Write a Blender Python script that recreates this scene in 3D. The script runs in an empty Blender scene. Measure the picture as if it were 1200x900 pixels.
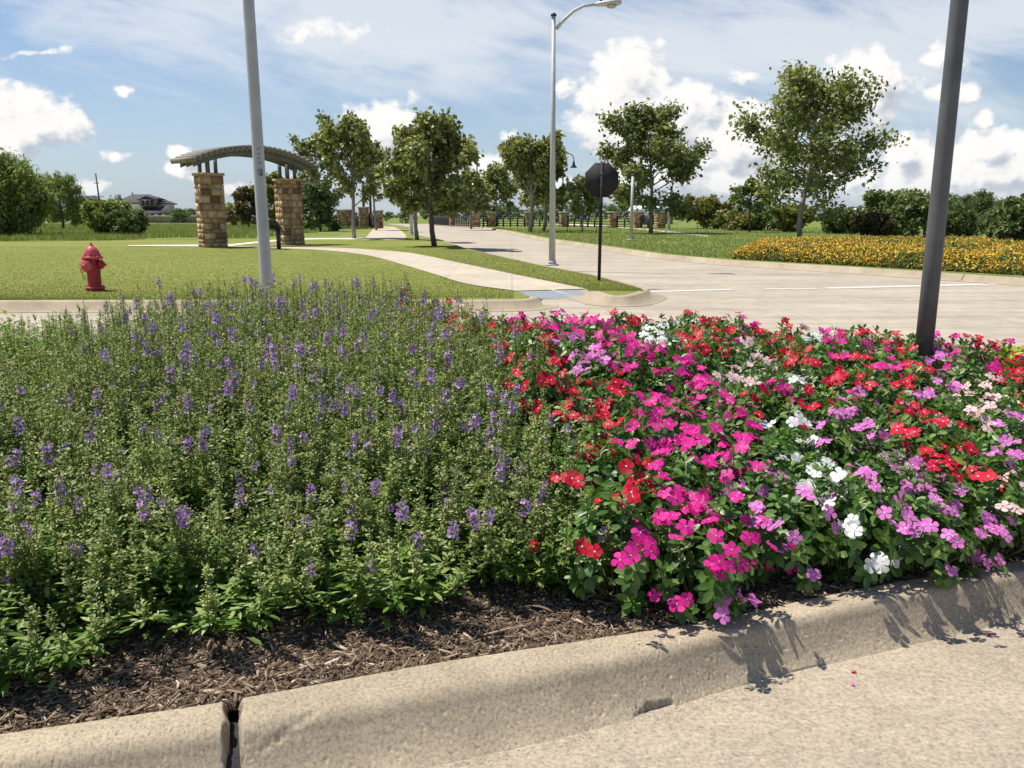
import bpy, math, random
import numpy as np
from mathutils import Vector, Matrix, noise
R = math.radians
rnd = random.Random(7)
rng = np.random.default_rng(7)
scene = bpy.context.scene
COL = scene.collection

# ------------------------------------------------------------------ camera
H = 1.55; FPX = 960.0; PITCH = math.atan((450-252)/FPX)
cam_d = bpy.data.cameras.new("camera"); cam = bpy.data.objects.new("camera", cam_d); COL.objects.link(cam)
cam.location = (0, 0, H); cam.rotation_euler = (math.pi/2-PITCH, 0, 0)
cam_d.sensor_width = 36; cam_d.lens = 36*FPX/1200; cam_d.clip_start = .05; cam_d.clip_end = 6000
scene.camera = cam

# ------------------------------------------------------------------ light
SUN_EL, SUN_AZ = 65.0, -68.0      # azimuth measured from +Y, negative = to the left
sd = Vector((math.sin(R(SUN_AZ))*math.cos(R(SUN_EL)), math.cos(R(SUN_AZ))*math.cos(R(SUN_EL)), math.sin(R(SUN_EL))))
sl = bpy.data.lights.new("sun", 'SUN'); sl.energy = 4.4; sl.angle = R(.5); sl.color = (1, .95, .86)
so = bpy.data.objects.new("sun", sl); COL.objects.link(so); so.rotation_euler = sd.to_track_quat('Z', 'Y').to_euler(); so.location = (0, 0, 30)
vs = scene.view_settings; vs.view_transform = 'Standard'; vs.look = 'None'; vs.exposure = .45; vs.gamma = 1; vs.use_curve_mapping = False
scene.display_settings.display_device = 'sRGB'

world = bpy.data.worlds.new("World"); scene.world = world; world.use_nodes = True
wt = world.node_tree; wt.nodes.clear()
world.cycles.sampling_method = 'MANUAL'; world.cycles.sample_map_resolution = 512

class G:
    """tiny node-graph helper"""
    def __init__(s, nt): s.nt = nt
    def n(s, t, **k):
        nd = s.nt.nodes.new(t)
        for a, b in k.items(): setattr(nd, a, b)
        return nd
    def put(s, sock, v):
        if isinstance(v, bpy.types.NodeSocket): s.nt.links.new(v, sock)
        else: sock.default_value = v
    def m(s, op, a, b=0.0, c=0.0, clamp=False):
        nd = s.n('ShaderNodeMath', operation=op, use_clamp=clamp)
        s.put(nd.inputs[0], a); s.put(nd.inputs[1], b); s.put(nd.inputs[2], c); return nd.outputs[0]
    def v(s, op, a, b=(0, 0, 0)):
        nd = s.n('ShaderNodeVectorMath', operation=op); s.put(nd.inputs[0], a); s.put(nd.inputs[1], b)
        return nd.outputs['Value'] if op in ('LENGTH', 'DOT_PRODUCT') else nd.outputs['Vector']
    def comb(s, x, y, z=0.0):
        nd = s.n('ShaderNodeCombineXYZ'); s.put(nd.inputs[0], x); s.put(nd.inputs[1], y); s.put(nd.inputs[2], z); return nd.outputs[0]
    def noise(s, vec, scale, detail=4, rough=.5, dist=0.0):
        nd = s.n('ShaderNodeTexNoise'); s.put(nd.inputs['Vector'], vec); nd.inputs['Scale'].default_value = scale
        nd.inputs['Detail'].default_value = detail; nd.inputs['Roughness'].default_value = rough; nd.inputs['Distortion'].default_value = dist
        return nd.outputs['Fac']
    def vor(s, vec, scale, feature='F1'):
        nd = s.n('ShaderNodeTexVoronoi', feature=feature); s.put(nd.inputs['Vector'], vec); nd.inputs['Scale'].default_value = scale
        return nd
    def ramp(s, f, stops, interp='LINEAR'):
        nd = s.n('ShaderNodeValToRGB'); e = nd.color_ramp; e.interpolation = interp
        while len(e.elements) < len(stops): e.elements.new(.5)
        for k, (p, c) in enumerate(stops):
            e.elements[k].position = p; e.elements[k].color = (*c, 1) if len(c) == 3 else c
        s.put(nd.inputs[0], f); return nd.outputs[0]
    def mix(s, f, a, b, mode='MIX'):
        nd = s.n('ShaderNodeMix', data_type='RGBA', blend_type=mode)
        s.put(nd.inputs[0], f)
        s.put(nd.inputs[6], a if isinstance(a, bpy.types.NodeSocket) else (*a, 1)); s.put(nd.inputs[7], b if isinstance(b, bpy.types.NodeSocket) else (*b, 1))
        return nd.outputs[2]
    def sstep(s, x, a, b):
        nd = s.n('ShaderNodeMapRange', interpolation_type='SMOOTHSTEP'); s.put(nd.inputs[0], x)
        nd.inputs[1].default_value = a; nd.inputs[2].default_value = b; return nd.outputs[0]

def pix_dir(px, py):
    u = (px-600)/FPX; v = (450-py)/FPX
    return Vector((u, math.cos(PITCH)+v*math.sin(PITCH), -math.sin(PITCH)+v*math.cos(PITCH)))
def at(px, py, z=0.0):
    d = pix_dir(px, py); t = (z-H)/d.z; return Vector((d.x*t, d.y*t, z))
def up(px, py, Y):
    """height and x of the point seen at a pixel at depth Y"""
    d = pix_dir(px, py); t = Y/d.y; return Vector((d.x*t, Y, H+d.z*t))
def proj(p):
    x, y, z = p; dz = z-H; f = y*math.cos(PITCH)-dz*math.sin(PITCH)
    if f < .05: return (9999, 9999)
    return 600+FPX*x/f, 450-FPX*(y*math.sin(PITCH)+dz*math.cos(PITCH))/f

# sky with clouds, laid out by direction
g = G(wt)
tc = g.n('ShaderNodeTexCoord'); sep = g.n('ShaderNodeSeparateXYZ'); wt.links.new(tc.outputs['Generated'], sep.inputs[0])
ay = g.m('MAXIMUM', g.m('ABSOLUTE', sep.outputs[1]), .08)
uu = g.m('DIVIDE', sep.outputs[0], ay); vv = g.m('DIVIDE', sep.outputs[2], ay)
uv0 = g.comb(uu, vv, 0.0)
sky = g.n('ShaderNodeTexSky', sky_type='NISHITA'); sky.sun_disc = False; sky.sun_elevation = R(SUN_EL); sky.sun_rotation = R(SUN_AZ)
sky.air_density = 1.0; sky.dust_density = 1.2; sky.ozone_density = 1.8; sky.altitude = 50
def duv(px, py):
    d = pix_dir(px, py); return d.x/d.y, d.z/d.y
# cumulus: px, py, rx, ry in photo pixels, weight
CUM = [(25, 140, 72, 36, 1.0), (2, 165, 60, 24, .9), (137, 182, 24, 12, .62), (213, 180, 22, 13, .65), (225, 205, 40, 16, .6), (40, 57, 42, 9, .5), (138, 104, 26, 10, .42),
       (445, 148, 46, 26, 1.0), (480, 185, 30, 20, .7), (735, 98, 42, 42, 1.15), (765, 140, 85, 38, 1.15), (660, 105, 22, 26, .55), (800, 185, 60, 26, 1.0),
       (868, 165, 50, 38, 1.1), (1012, 112, 42, 40, 1.15), (1030, 140, 34, 30, .8), (1057, 185, 30, 26, 1.0), (1090, 210, 80, 24, .9), (1152, 138, 26, 18, .72),
       (1175, 172, 48, 24, 1.0), (1190, 205, 90, 28, 1.0), (850, 212, 110, 24, .95), (1080, 225, 140, 18, .8), (760, 205, 90, 26, .85), (990, 205, 60, 22, .8), (575, 190, 36, 16, .8), (595, 158, 22, 9, .6), (700, 215, 70, 20, .7), (1110, 60, 60, 30, .42), (1125, 110, 48, 24, .5),
       (400, 40, 120, 40, .32), (870, 93, 50, 14, .38), (600, 215, 200, 18, .6), (300, 215, 160, 20, .5), (90, 212, 90, 14, .45),
       (-120, 100, 90, 40, .9), (1330, 150, 90, 50, .9)]
warp = g.n('ShaderNodeTexNoise'); g.put(warp.inputs['Vector'], uv0); warp.inputs['Scale'].default_value = 9; warp.inputs['Detail'].default_value = 3
wv = g.v('SUBTRACT', warp.outputs['Color'], (.5, .5, .5))
nsc = g.n('ShaderNodeVectorMath', operation='SCALE'); g.put(nsc.inputs[0], wv); nsc.inputs['Scale'].default_value = .05
uvw = g.v('ADD', uv0, nsc.outputs[0])
def density(off):
    p = g.v('ADD', uvw, (off[0], off[1], 0))
    best = None
    for (px, py, rx, ry, w) in CUM:
        cu, cv = duv(px, py)
        q = g.v('MULTIPLY', g.v('SUBTRACT', p, (cu, cv, 0)), (FPX/rx, FPX/ry*.98, 0))
        d = g.m('MULTIPLY', g.m('SUBTRACT', 1.12, g.v('LENGTH', q)), .95)
        d = g.m('MINIMUM', g.m('ADD', d, w-1.0), w*.8)
        best = d if best is None else g.m('SMOOTH_MAX', best, d, .12)
    p0 = g.v('ADD', uv0, (off[0], off[1], 0))
    ps = g.v('MULTIPLY', p0, (1, 1.35, 0))
    n1 = g.noise(ps, 17, 9, .56)
    b1 = g.m('SUBTRACT', .42, g.vor(p0, 34, 'SMOOTH_F1').outputs['Distance'])
    b2 = g.m('SUBTRACT', .42, g.vor(p0, 80, 'SMOOTH_F1').outputs['Distance'])
    t = g.m('ADD', best, g.m('MULTIPLY', g.m('SUBTRACT', n1, .5), 1.5))
    t = g.m('ADD', t, g.m('MULTIPLY', b1, .5)); t = g.m('ADD', t, g.m('MULTIPLY', b2, .32)); t = g.m('ADD', t, g.m('MULTIPLY', g.m('SUBTRACT', g.noise(ps, 52, 7, .6), .5), .8))
    return t
d0 = density((0, 0)); d1 = density((-.012, .02))
cmask = g.sstep(d0, -.06, .30)
lit = g.sstep(g.m('SUBTRACT', d0, d1), -.62, .34)
thick = g.sstep(d0, .35, 1.3)
lit = g.m('SUBTRACT', lit, g.m('MULTIPLY', thick, .10))
ccol = g.ramp(lit, [(0.0, (4.6, 5.0, 5.7)), (.45, (6.6, 6.8, 7.2)), (.8, (8.6, 8.5, 8.3)), (1, (9.0, 8.9, 8.7))])
# thin high cloud
rot = g.n('ShaderNodeVectorRotate', rotation_type='Z_AXIS'); g.put(rot.inputs['Vector'], uv0); rot.inputs['Angle'].default_value = R(14)
ci = g.noise(g.v('MULTIPLY', rot.outputs[0], (1.0, 3.4, 1)), 3.6, 9, .62, .7)
ci2 = g.noise(g.v('MULTIPLY', rot.outputs[0], (1.0, 4.5, 1)), 15, 6, .6, .3)
cb = None
for (px, py, rx, ry, w) in [(330, 5, 260, 60, 1.15), (430, 28, 170, 58, 1.5), (560, 20, 120, 45, 1.2), (500, 85, 200, 40, .8), (900, 50, 340, 70, 1.2), (1150, 20, 260, 60, 1.1), (1000, 120, 300, 60, .6), (100, 60, 120, 30, .3), (250, 100, 300, 26, .2), (600, 240, 1200, 26, .4), (900, 205, 500, 50, .4), (1050, 200, 300, 60, .8)]:
    cu, cv = duv(px, py)
    q = g.v('MULTIPLY', g.v('SUBTRACT', uv0, (cu, cv, 0)), (FPX/rx, FPX/ry, 0))
    d = g.m('MULTIPLY', g.m('POWER', 2.718, g.m('MULTIPLY', g.m('POWER', g.v('LENGTH', q), 2.0), -.9)), w)
    cb = d if cb is None else g.m('MAXIMUM', cb, d)
cim = g.m('ADD', cb, g.m('ADD', g.m('MULTIPLY', g.m('SUBTRACT', ci, .5), 2.1), g.m('MULTIPLY', g.m('SUBTRACT', ci2, .5), .6)))
cim = g.m('MULTIPLY', g.sstep(cim, .15, 1.15), .74)
skyc = g.mix(1.0, sky.outputs[0], (.80, .91, 1.04), 'MULTIPLY')
hz = g.sstep(vv, .30, -.03)
skyc = g.mix(g.m('MULTIPLY', hz, .5), skyc, (6.0, 7.0, 8.3))
c1 = g.mix(cim, skyc, (7.7, 7.95, 8.2))
fade = g.sstep(vv, .0, .06)
c2 = g.mix(g.m('MULTIPLY', cmask, g.m('MULTIPLY_ADD', fade, .5, .5)), c1, ccol)
bg = g.n('ShaderNodeBackground'); wt.links.new(c2, bg.inputs[0]); bg.inputs[1].default_value = .082
wo = g.n('ShaderNodeOutputWorld'); wt.links.new(bg.outputs[0], wo.inputs[0])

# ------------------------------------------------------------------ materials
def new_mat(name):
    m = bpy.data.materials.new(name); m.use_nodes = True; nt = m.node_tree; nt.nodes.clear()
    gg = G(nt); b = gg.n('ShaderNodeBsdfPrincipled'); o = gg.n('ShaderNodeOutputMaterial'); nt.links.new(b.outputs[0], o.inputs[0])
    return m, gg, b, o
def bump(gg, b, h, strength=.3, dist=.02):
    bn = gg.n('ShaderNodeBump'); bn.inputs['Strength'].default_value = strength; bn.inputs['Distance'].default_value = dist
    gg.put(bn.inputs['Height'], h); gg.nt.links.new(bn.outputs[0], b.inputs['Normal'])
def obco(gg): return gg.n('ShaderNodeTexCoord').outputs['Object']
def plain(name, col, rough=.5, metal=0.0, var=.12, scale=6, bmp=0.0):
    m, gg, b, o = new_mat(name); co = obco(gg); nz = gg.noise(co, scale, 5, .6)
    lo = tuple(c*(1-var) for c in col); hi = tuple(min(1, c*(1+var)) for c in col)
    gg.put(b.inputs['Base Color'], gg.ramp(nz, [(.3, lo), (.7, hi)])); b.inputs['Roughness'].default_value = rough; b.inputs['Metallic'].default_value = metal
    if bmp: bump(gg, b, gg.noise(co, scale*6, 4), bmp, .01)
    return m
def leafmat(name, stops, rough=.45, trans=.3, tcol=None, objvar=.25, spec=.4):
    m, gg, b, o = new_mat(name); geo = gg.n('ShaderNodeNewGeometry'); oi = gg.n('ShaderNodeObjectInfo')
    c = gg.ramp(geo.outputs['Random Per Island'], stops)
    sc = gg.m('MULTIPLY_ADD', oi.outputs['Random'], objvar, 1-objvar/2)
    nd = gg.n('ShaderNodeVectorMath', operation='SCALE'); gg.put(nd.inputs[0], c); gg.put(nd.inputs['Scale'], sc); c = nd.outputs[0]
    gg.put(b.inputs['Base Color'], c); b.inputs['Roughness'].default_value = rough; b.inputs['Specular IOR Level'].default_value = spec
    if trans:
        t = gg.n('ShaderNodeBsdfTranslucent'); gg.put(t.inputs[0], gg.mix(1.0, c, tcol or (1.25, 1.3, .6), 'MULTIPLY'))
        ms = gg.n('ShaderNodeMixShader'); ms.inputs[0].default_value = trans
        gg.nt.links.new(b.outputs[0], ms.inputs[1]); gg.nt.links.new(t.outputs[0], ms.inputs[2]); gg.nt.links.new(ms.outputs[0], o.inputs[0])
    return m
def concrete(name, col, speck=.5, stain=.35, joints=None, fine=260, patch=None):
    m, gg, b, o = new_mat(name); co = obco(gg)
    big = gg.noise(co, .45, 6, .6); mid = gg.noise(co, 4.0, 6, .65); fn = gg.noise(co, fine, 4, .7)
    c = gg.ramp(big, [(.28, tuple(x*(1-stain*.5) for x in col)), (.72, tuple(min(1, x*(1+stain*.35)) for x in col))])
    c = gg.mix(1.0, c, gg.ramp(mid, [(.25, (.80, .79, .77)), (.75, (1.14, 1.13, 1.1))]), 'MULTIPLY')
    c = gg.mix(speck, c, gg.mix(1.0, c, gg.ramp(fn, [(.3, (.55, .52, .48)), (.48, (1, 1, 1)), (.7, (1.4, 1.36, 1.25))]), 'MULTIPLY'))
    dk = gg.sstep(gg.noise(co, fine*.35, 2, .5), .70, .78)
    c = gg.mix(gg.m('MULTIPLY', dk, .5), c, tuple(x*.4 for x in col))
    if patch:
        st = gg.v('MULTIPLY', co, (1.0, 2.3, 1)); pn = gg.noise(st, 24, 5, .6)
        c = gg.mix(gg.m('MULTIPLY', gg.sstep(pn, .56, .68), .55), c, patch)
        c = gg.mix(gg.m('MULTIPLY', gg.sstep(gg.noise(co, 9, 5, .6), .55, .75), .3), c, tuple(x*.62 for x in col))
    h = gg.m('ADD', gg.m('MULTIPLY', fn, .6), gg.m('MULTIPLY', mid, 1.0))
    if joints and name == 'road_concrete':
        sk = gg.noise(gg.v('MULTIPLY', co, (.16, 1.5, 1)), 1.3, 6, .6, .4)
        c = gg.mix(1.0, c, gg.ramp(sk, [(.3, (.74, .74, .75)), (.5, (1, 1, 1)), (.72, (1.12, 1.11, 1.09))]), 'MULTIPLY')
    if joints:
        br = gg.n('ShaderNodeTexBrick', offset=0.0); gg.put(br.inputs['Vector'], co); br.inputs['Scale'].default_value = 1
        br.inputs['Brick Width'].default_value = joints[0]; br.inputs['Row Height'].default_value = joints[1]; br.inputs['Mortar Size'].default_value = .018
        br.inputs['Mortar Smooth'].default_value = .3
        c = gg.mix(gg.m('MULTIPLY', br.outputs['Fac'], .3), c, tuple(x*.35 for x in col))
    gg.put(b.inputs['Base Color'], c); b.inputs['Roughness'].default_value = .88; b.inputs['Specular IOR Level'].default_value = .25
    bump(gg, b, h, .5, .004)
    return m
def grassmat(name, c0, c1, c2, sc=1.0):
    m, gg, b, o = new_mat(name); co = obco(gg)
    a = gg.noise(co, .16*sc, 5, .6); f = gg.noise(co, 9*sc, 8, .75); q = gg.noise(gg.v('MULTIPLY', co, (1, 2.2, 1)), 1.4*sc, 5, .65)
    c = gg.ramp(a, [(.3, c0), (.5, c1), (.7, c2)])
    c = gg.mix(1.0, c, gg.ramp(f, [(.3, (.62, .66, .55)), (.7, (1.3, 1.28, 1.3))]), 'MULTIPLY')
    c = gg.mix(1.0, c, gg.ramp(q, [(.3, (.82, .85, .8)), (.7, (1.16, 1.12, 1.1))]), 'MULTIPLY')
    gg.put(b.inputs['Base Color'], c); b.inputs['Roughness'].default_value = .9; b.inputs['Specular IOR Level'].default_value = .1
    bump(gg, b, f, .8, .05); return m

M = {}
M['road'] = concrete('road_concrete', (.43, .375, .30), .35, .3, joints=(4.6, 3.8), fine=90)
M['near_road'] = concrete('gutter_concrete', (.37, .315, .245), .9, .4, fine=75, patch=(.54, .48, .39))
M['kerb'] = concrete('kerb_concrete', (.39, .325, .24), .9, .45, fine=95)
M['walk'] = concrete('sidewalk_concrete', (.50, .435, .34), .3, .25, joints=(1.5, 1.5), fine=90)
M['path'] = plain('pale_gravel_path', (.66, .60, .47), .9, var=.08)
M['tactile'] = plain('blue_grey_tactile_panel', (.30, .335, .37), .7, var=.12, scale=30)
M['paint'] = plain('white_road_paint', (.62, .59, .53), .7, var=.12, scale=12)
M['lawn'] = grassmat('mown_lawn', (.19, .215, .055), (.22, .24, .062), (.26, .26, .08))
M['meadow'] = grassmat('rough_grass', (.13, .18, .045), (.17, .215, .055), (.23, .25, .08), .8)
M['soil'] = plain('dark_mulch_soil', (.10, .068, .045), .95, var=.4, scale=30, bmp=.9)
M['tar'] = plain('black_joint_filler', (.02, .02, .02), .7, var=.5, scale=40, bmp=.6)
M['galv'] = plain('galvanised_steel', (.47, .475, .46), .55, .1, .10, 5)
M['bronze'] = plain('dark_bronze_pole', (.13, .126, .124), .5, .2, .35, 3)
M['black'] = plain('black_paint', (.014, .015, .018), .8, 0, .2, 5)
M['darkmetal'] = plain('dark_metal', (.03, .032, .036), .5, .2, .2, 4)
M['red'] = plain('red_hydrant_paint', (.36, .014, .022), .5, 0, .22, 12, .15)
M['redpale'] = plain('pale_red_paint', (.56, .075, .09), .5, 0, .22, 14, .15)  # lighter red for bonnet, flange and caps
M['chain'] = plain('weathered_chain', (.09, .11, .07), .6, .3, .3, 20)
M['timber'] = plain('grey_weathered_timber', (.25, .22, .185), .8, 0, .3, 3, .3)
M['beam'] = plain('grey_steel_beam', (.15, .155, .155), .6, .2, .15, 3)
M['mortar'] = plain('mortar', (.28, .23, .17), .9)
M['roof'] = plain('slate_shingle_roof', (.060, .055, .058), .85, 0, .25, 1.5)
M['hwall'] = plain('tan_house_wall', (.27, .25, .22), .85, 0, .12, 1)
M['glass'] = plain('dark_window_glass', (.03, .035, .04), .15)
M['white'] = plain('white_metal_roof', (.75, .77, .78), .5)
M['brickred'] = plain('red_brick', (.25, .10, .07), .9, 0, .25, 4)
M['green_sign'] = plain('green_sign', (.02, .16, .10), .5)
M['lens'] = plain('lamp_lens', (.42, .40, .33), .3)
M['bark'] = plain('pale_bark', (.26, .235, .20), .9, 0, .35, 9, .5)
M['barkdark'] = plain('dark_bark', (.11, .09, .07), .9, 0, .35, 9, .5)
M['stem'] = leafmat('green_stem', [(0, (.10, .15, .035)), (1, (.16, .16, .06))], .6, 0)
def stonemat(name, stops):
    m, gg, b, o = new_mat(name); geo = gg.n('ShaderNodeNewGeometry'); co = obco(gg)
    c = gg.ramp(geo.outputs['Random Per Island'], stops)
    c = gg.mix(1.0, c, gg.ramp(gg.noise(co, 7, 6, .65), [(.3, (.65, .62, .6)), (.7, (1.25, 1.22, 1.15))]), 'MULTIPLY')
    gg.put(b.inputs['Base Color'], c); b.inputs['Roughness'].default_value = .9; bump(gg, b, gg.noise(co, 22, 5), .6, .02); return m
M['stone'] = stonemat('sandstone_blocks', [(0, (.17, .095, .05)), (.22, (.32, .20, .11)), (.55, (.50, .35, .205)), (.85, (.62, .47, .30)), (1, (.46, .27, .14))])
M['cap'] = plain('limestone_cap', (.42, .35, .25), .85)
M['ang_leaf'] = leafmat('angelonia_leaves', [(0, (.075, .155, .026)), (.5, (.13, .23, .042)), (.8, (.21, .31, .07)), (1, (.32, .40, .11))], .42, .28, objvar=.3)
M['ang_bract'] = leafmat('angelonia_bracts', [(0, (.13, .20, .045)), (.45, (.24, .31, .085)), (.8, (.38, .42, .16)), (1, (.60, .54, .30))], .55, .3, objvar=.35)
M['vin_leaf'] = leafmat('periwinkle_leaves', [(0, (.04, .105, .018)), (.5, (.08, .17, .03)), (.85, (.14, .25, .05)), (1, (.24, .34, .08))], .42, .27, objvar=.25, spec=.5)
M['tree_a'] = leafmat('sycamore_leaves', [(0, (.09, .12, .035)), (.45, (.19, .22, .075)), (.8, (.34, .35, .14)), (1, (.54, .50, .25))], .42, .28, objvar=.15)
M['tree_w'] = leafmat('willow_leaves', [(0, (.10, .14, .035)), (.5, (.19, .24, .06)), (1, (.34, .37, .12))], .55, .3, objvar=.15)
M['tree_d'] = leafmat('dark_tree_leaves', [(0, (.065, .10, .035)), (.5, (.125, .175, .06)), (1, (.25, .29, .11))], .55, .2, objvar=.4)
M['tree_y'] = leafmat('yellowing_leaves', [(0, (.10, .12, .025)), (.5, (.20, .20, .045)), (1, (.32, .29, .08))], .55, .25, objvar=.2)
M['tree_r'] = leafmat('russet_leaves', [(0, (.07, .06, .025)), (.5, (.12, .09, .04)), (1, (.16, .14, .05))], .6, .2, objvar=.2)
M['grass'] = leafmat('grass_blades', [(0, (.17, .20, .045)), (.5, (.24, .27, .065)), (1, (.36, .36, .12))], .7, .25, objvar=0)
M['tallgrass'] = leafmat('tall_grass_blades', [(0, (.16, .21, .05)), (.5, (.25, .30, .08)), (1, (.44, .42, .19))], .7, .25, objvar=0)
M['lan_leaf'] = leafmat('lantana_leaves', [(0, (.03, .07, .012)), (.5, (.07, .12, .025)), (1, (.13, .17, .04))], .6, .2, objvar=0)
M['lan_yel'] = leafmat('lantana_yellow', [(0, (.80, .36, .02)), (.5, (.88, .52, .03)), (1, (.88, .66, .08))], .7, .15, (1, 1, 1), 0)
M['lime'] = leafmat('lime_leaves', [(0, (.28, .38, .03)), (1, (.48, .55, .08))], .45, .3, objvar=.1)
M['chip'] = leafmat('wood_chips', [(0, (.075, .048, .030)), (.5, (.18, .122, .078)), (.82, (.29, .21, .14)), (.94, (.42, .32, .22)), (1, (.64, .53, .40))], .9, 0, objvar=0)
def petal(name, col, c2, eye=False):
    m = leafmat(name, [(0, col), (1, c2)], .5, .28, (1, 1, 1), .12, .25); return m
PET = {'red': petal('red_petals', (.54, .004, .028), (.72, .012, .055)), 'magenta': petal('magenta_petals', (.68, .012, .25), (.78, .03, .33)),
       'lilac': petal('lilac_petals', (.72, .15, .56), (.80, .26, .64)), 'white': petal('white_petals', (.80, .80, .76), (.84, .84, .80)),
       'pale': petal('pale_pink_petals', (.80, .50, .50), (.84, .64, .62)), 'purple': petal('violet_petals', (.44, .18, .60), (.78, .50, .86)),
       'throat': petal('dark_violet_throat', (.12, .02, .26), (.16, .04, .32)), 'lip': petal('pale_violet_lip', (.6, .5, .75), (.7, .6, .8))}
M['eye_white'] = plain('white_flower_eye', (.82, .80, .72), .6)
M['eye_red'] = plain('crimson_flower_eye', (.45, .01, .06), .6)

# ------------------------------------------------------------------ mesh tools
class MB:
    def __init__(s): s.V = []; s.F = []; s.MI = []; s.n = 0; s.sm = False
    def add(s, verts, faces, mi=0):
        s.V.append(np.asarray(verts, float).reshape(-1, 3)); s.F += [tuple(i+s.n for i in f) for f in faces]; s.MI += [mi]*len(faces); s.n += len(s.V[-1])
    def box(s, c, size, rz=0.0, mi=0, mat=None):
        x, y, z = [q/2 for q in size]
        v = [(-x, -y, -z), (x, -y, -z), (x, y, -z), (-x, y, -z), (-x, -y, z), (x, -y, z), (x, y, z), (-x, y, z)]
        mt = (mat or Matrix.Rotation(rz, 3, 'Z')); v = [mt @ Vector(q)+Vector(c) for q in v]
        s.add(v, [(0, 3, 2, 1), (4, 5, 6, 7), (0, 1, 5, 4), (1, 2, 6, 5), (2, 3, 7, 6), (3, 0, 4, 7)], mi)
    def tube(s, pts, radii, n=10, mi=0, caps=True):
        pts = [Vector(p) for p in pts]
        if not hasattr(radii, '__len__'): radii = [radii]*len(pts)
        rings = []; ref = None
        for i, p in enumerate(pts):
            d = (pts[min(i+1, len(pts)-1)]-pts[max(i-1, 0)])
            if d.length < 1e-9: d = Vector((0, 0, 1))
            d.normalize()
            if ref is None: ref = Vector((1, 0, 0)) if abs(d.x) < .8 else Vector((0, 1, 0))
            a = d.cross(ref).normalized(); b = a.cross(d).normalized(); ref = b
            rings.append([p+(a*math.cos(2*math.pi*k/n)+b*math.sin(2*math.pi*k/n))*radii[i] for k in range(n)])
        v = [q for r_ in rings for q in r_]; f = []
        for i in range(len(pts)-1):
            for k in range(n): f.append((i*n+k, i*n+(k+1) % n, (i+1)*n+(k+1) % n, (i+1)*n+k))
        if caps: f.append(tuple(range(n))[::-1]); f.append(tuple(range((len(pts)-1)*n, len(pts)*n)))
        s.add(v, f, mi)
    def lathe(s, prof, n=24, c=(0, 0, 0), rot=None, mi=0):
        v = []; f = []; rot = rot or Matrix.Identity(3)
        for (r_, z) in prof:
            for k in range(n): v.append(rot @ Vector((r_*math.cos(2*math.pi*k/n), r_*math.sin(2*math.pi*k/n), z))+Vector(c))
        for i in range(len(prof)-1):
            for k in range(n): f.append((i*n+k, i*n+(k+1) % n, (i+1)*n+(k+1) % n, (i+1)*n+k))
        f.append(tuple(range(n))[::-1]); f.append(tuple(range((len(prof)-1)*n, len(prof)*n)))
        s.add(v, f, mi)
    def scatter(s, tv, tf, P, X, Z, S, mi=0, tmi=None):
        """many copies of a small template: P origins, X length axes, Z normals, S scale (n,) or (n,3)"""
        tv = np.asarray(tv, float); P = np.asarray(P, float); X = np.asarray(X, float); Z = np.asarray(Z, float)
        X = X/(np.linalg.norm(X, axis=1, keepdims=True)+1e-9)
        Y = np.cross(Z, X); Y /= (np.linalg.norm(Y, axis=1, keepdims=True)+1e-9); Z = np.cross(X, Y)
        S = np.asarray(S, float); S = S[:, None]*np.ones((1, 3)) if S.ndim == 1 else S
        v = P[:, None, :]+tv[None, :, 0, None]*(X*S[:, :1])[:, None, :]+tv[None, :, 1, None]*(Y*S[:, 1:2])[:, None, :]+tv[None, :, 2, None]*(Z*S[:, 2:3])[:, None, :]
        k = len(tv); s.V.append(v.reshape(-1, 3)); n0 = s.n; s.n += len(P)*k
        offs = n0+np.arange(len(P))*k
        for fi, f in enumerate(tf):
            arr = offs[:, None]+np.array(f)[None, :]
            s.F += [tuple(r_) for r_ in arr.tolist()]; s.MI += [tmi[fi] if tmi else mi]*len(P)
    def build(s, name, mats, parent=None, smooth=False, loc=None):
        me = bpy.data.meshes.new(name); V = np.concatenate(s.V) if s.V else np.zeros((0, 3))
        me.vertices.add(len(V)); me.vertices.foreach_set('co', V.astype(np.float32).ravel())
        ln = np.array([len(f) for f in s.F], np.int32); idx = np.fromiter((i for f in s.F for i in f), np.int32)
        me.loops.add(len(idx)); me.loops.foreach_set('vertex_index', idx)
        me.polygons.add(len(ln)); st = np.zeros(len(ln), np.int32); st[1:] = np.cumsum(ln)[:-1]
        me.polygons.foreach_set('loop_start', st); me.polygons.foreach_set('loop_total', ln)
        me.polygons.foreach_set('material_index', np.array(s.MI, np.int32))
        if smooth: me.polygons.foreach_set('use_smooth', np.ones(len(ln), bool))
        for m_ in (mats if isinstance(mats, (list, tuple)) else [mats]): me.materials.append(m_)
        me.update(calc_edges=True); me.validate()
        return link(name, me, parent, loc)
def link(name, me, parent=None, loc=None):
    o = bpy.data.objects.new(name, me); COL.objects.link(o)
    if parent: o.parent = parent
    if loc is not None: o.location = loc
    return o
def empty(name, loc, rz=0.0, label=None, cat=None, group=None):
    o = bpy.data.objects.new(name, None); COL.objects.link(o); o.location = loc; o.rotation_euler = (0, 0, rz); o.empty_display_size = .2
    if label: tag(o, label, cat, group)
    return o
def tag(o, label, cat, group=None):
    o['label'] = label; o['category'] = cat
    if group: o['group'] = group
    return o
def struct(o): o['kind'] = 'structure'; return o
def stuff(o, label=None, cat=None):
    o['kind'] = 'stuff'
    if label: o['label'] = label; o['category'] = cat
    return o
def unit(v): return v/(np.linalg.norm(v, axis=-1, keepdims=True)+1e-9)
def rdir(n): return unit(rng.normal(size=(n, 3)))

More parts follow.
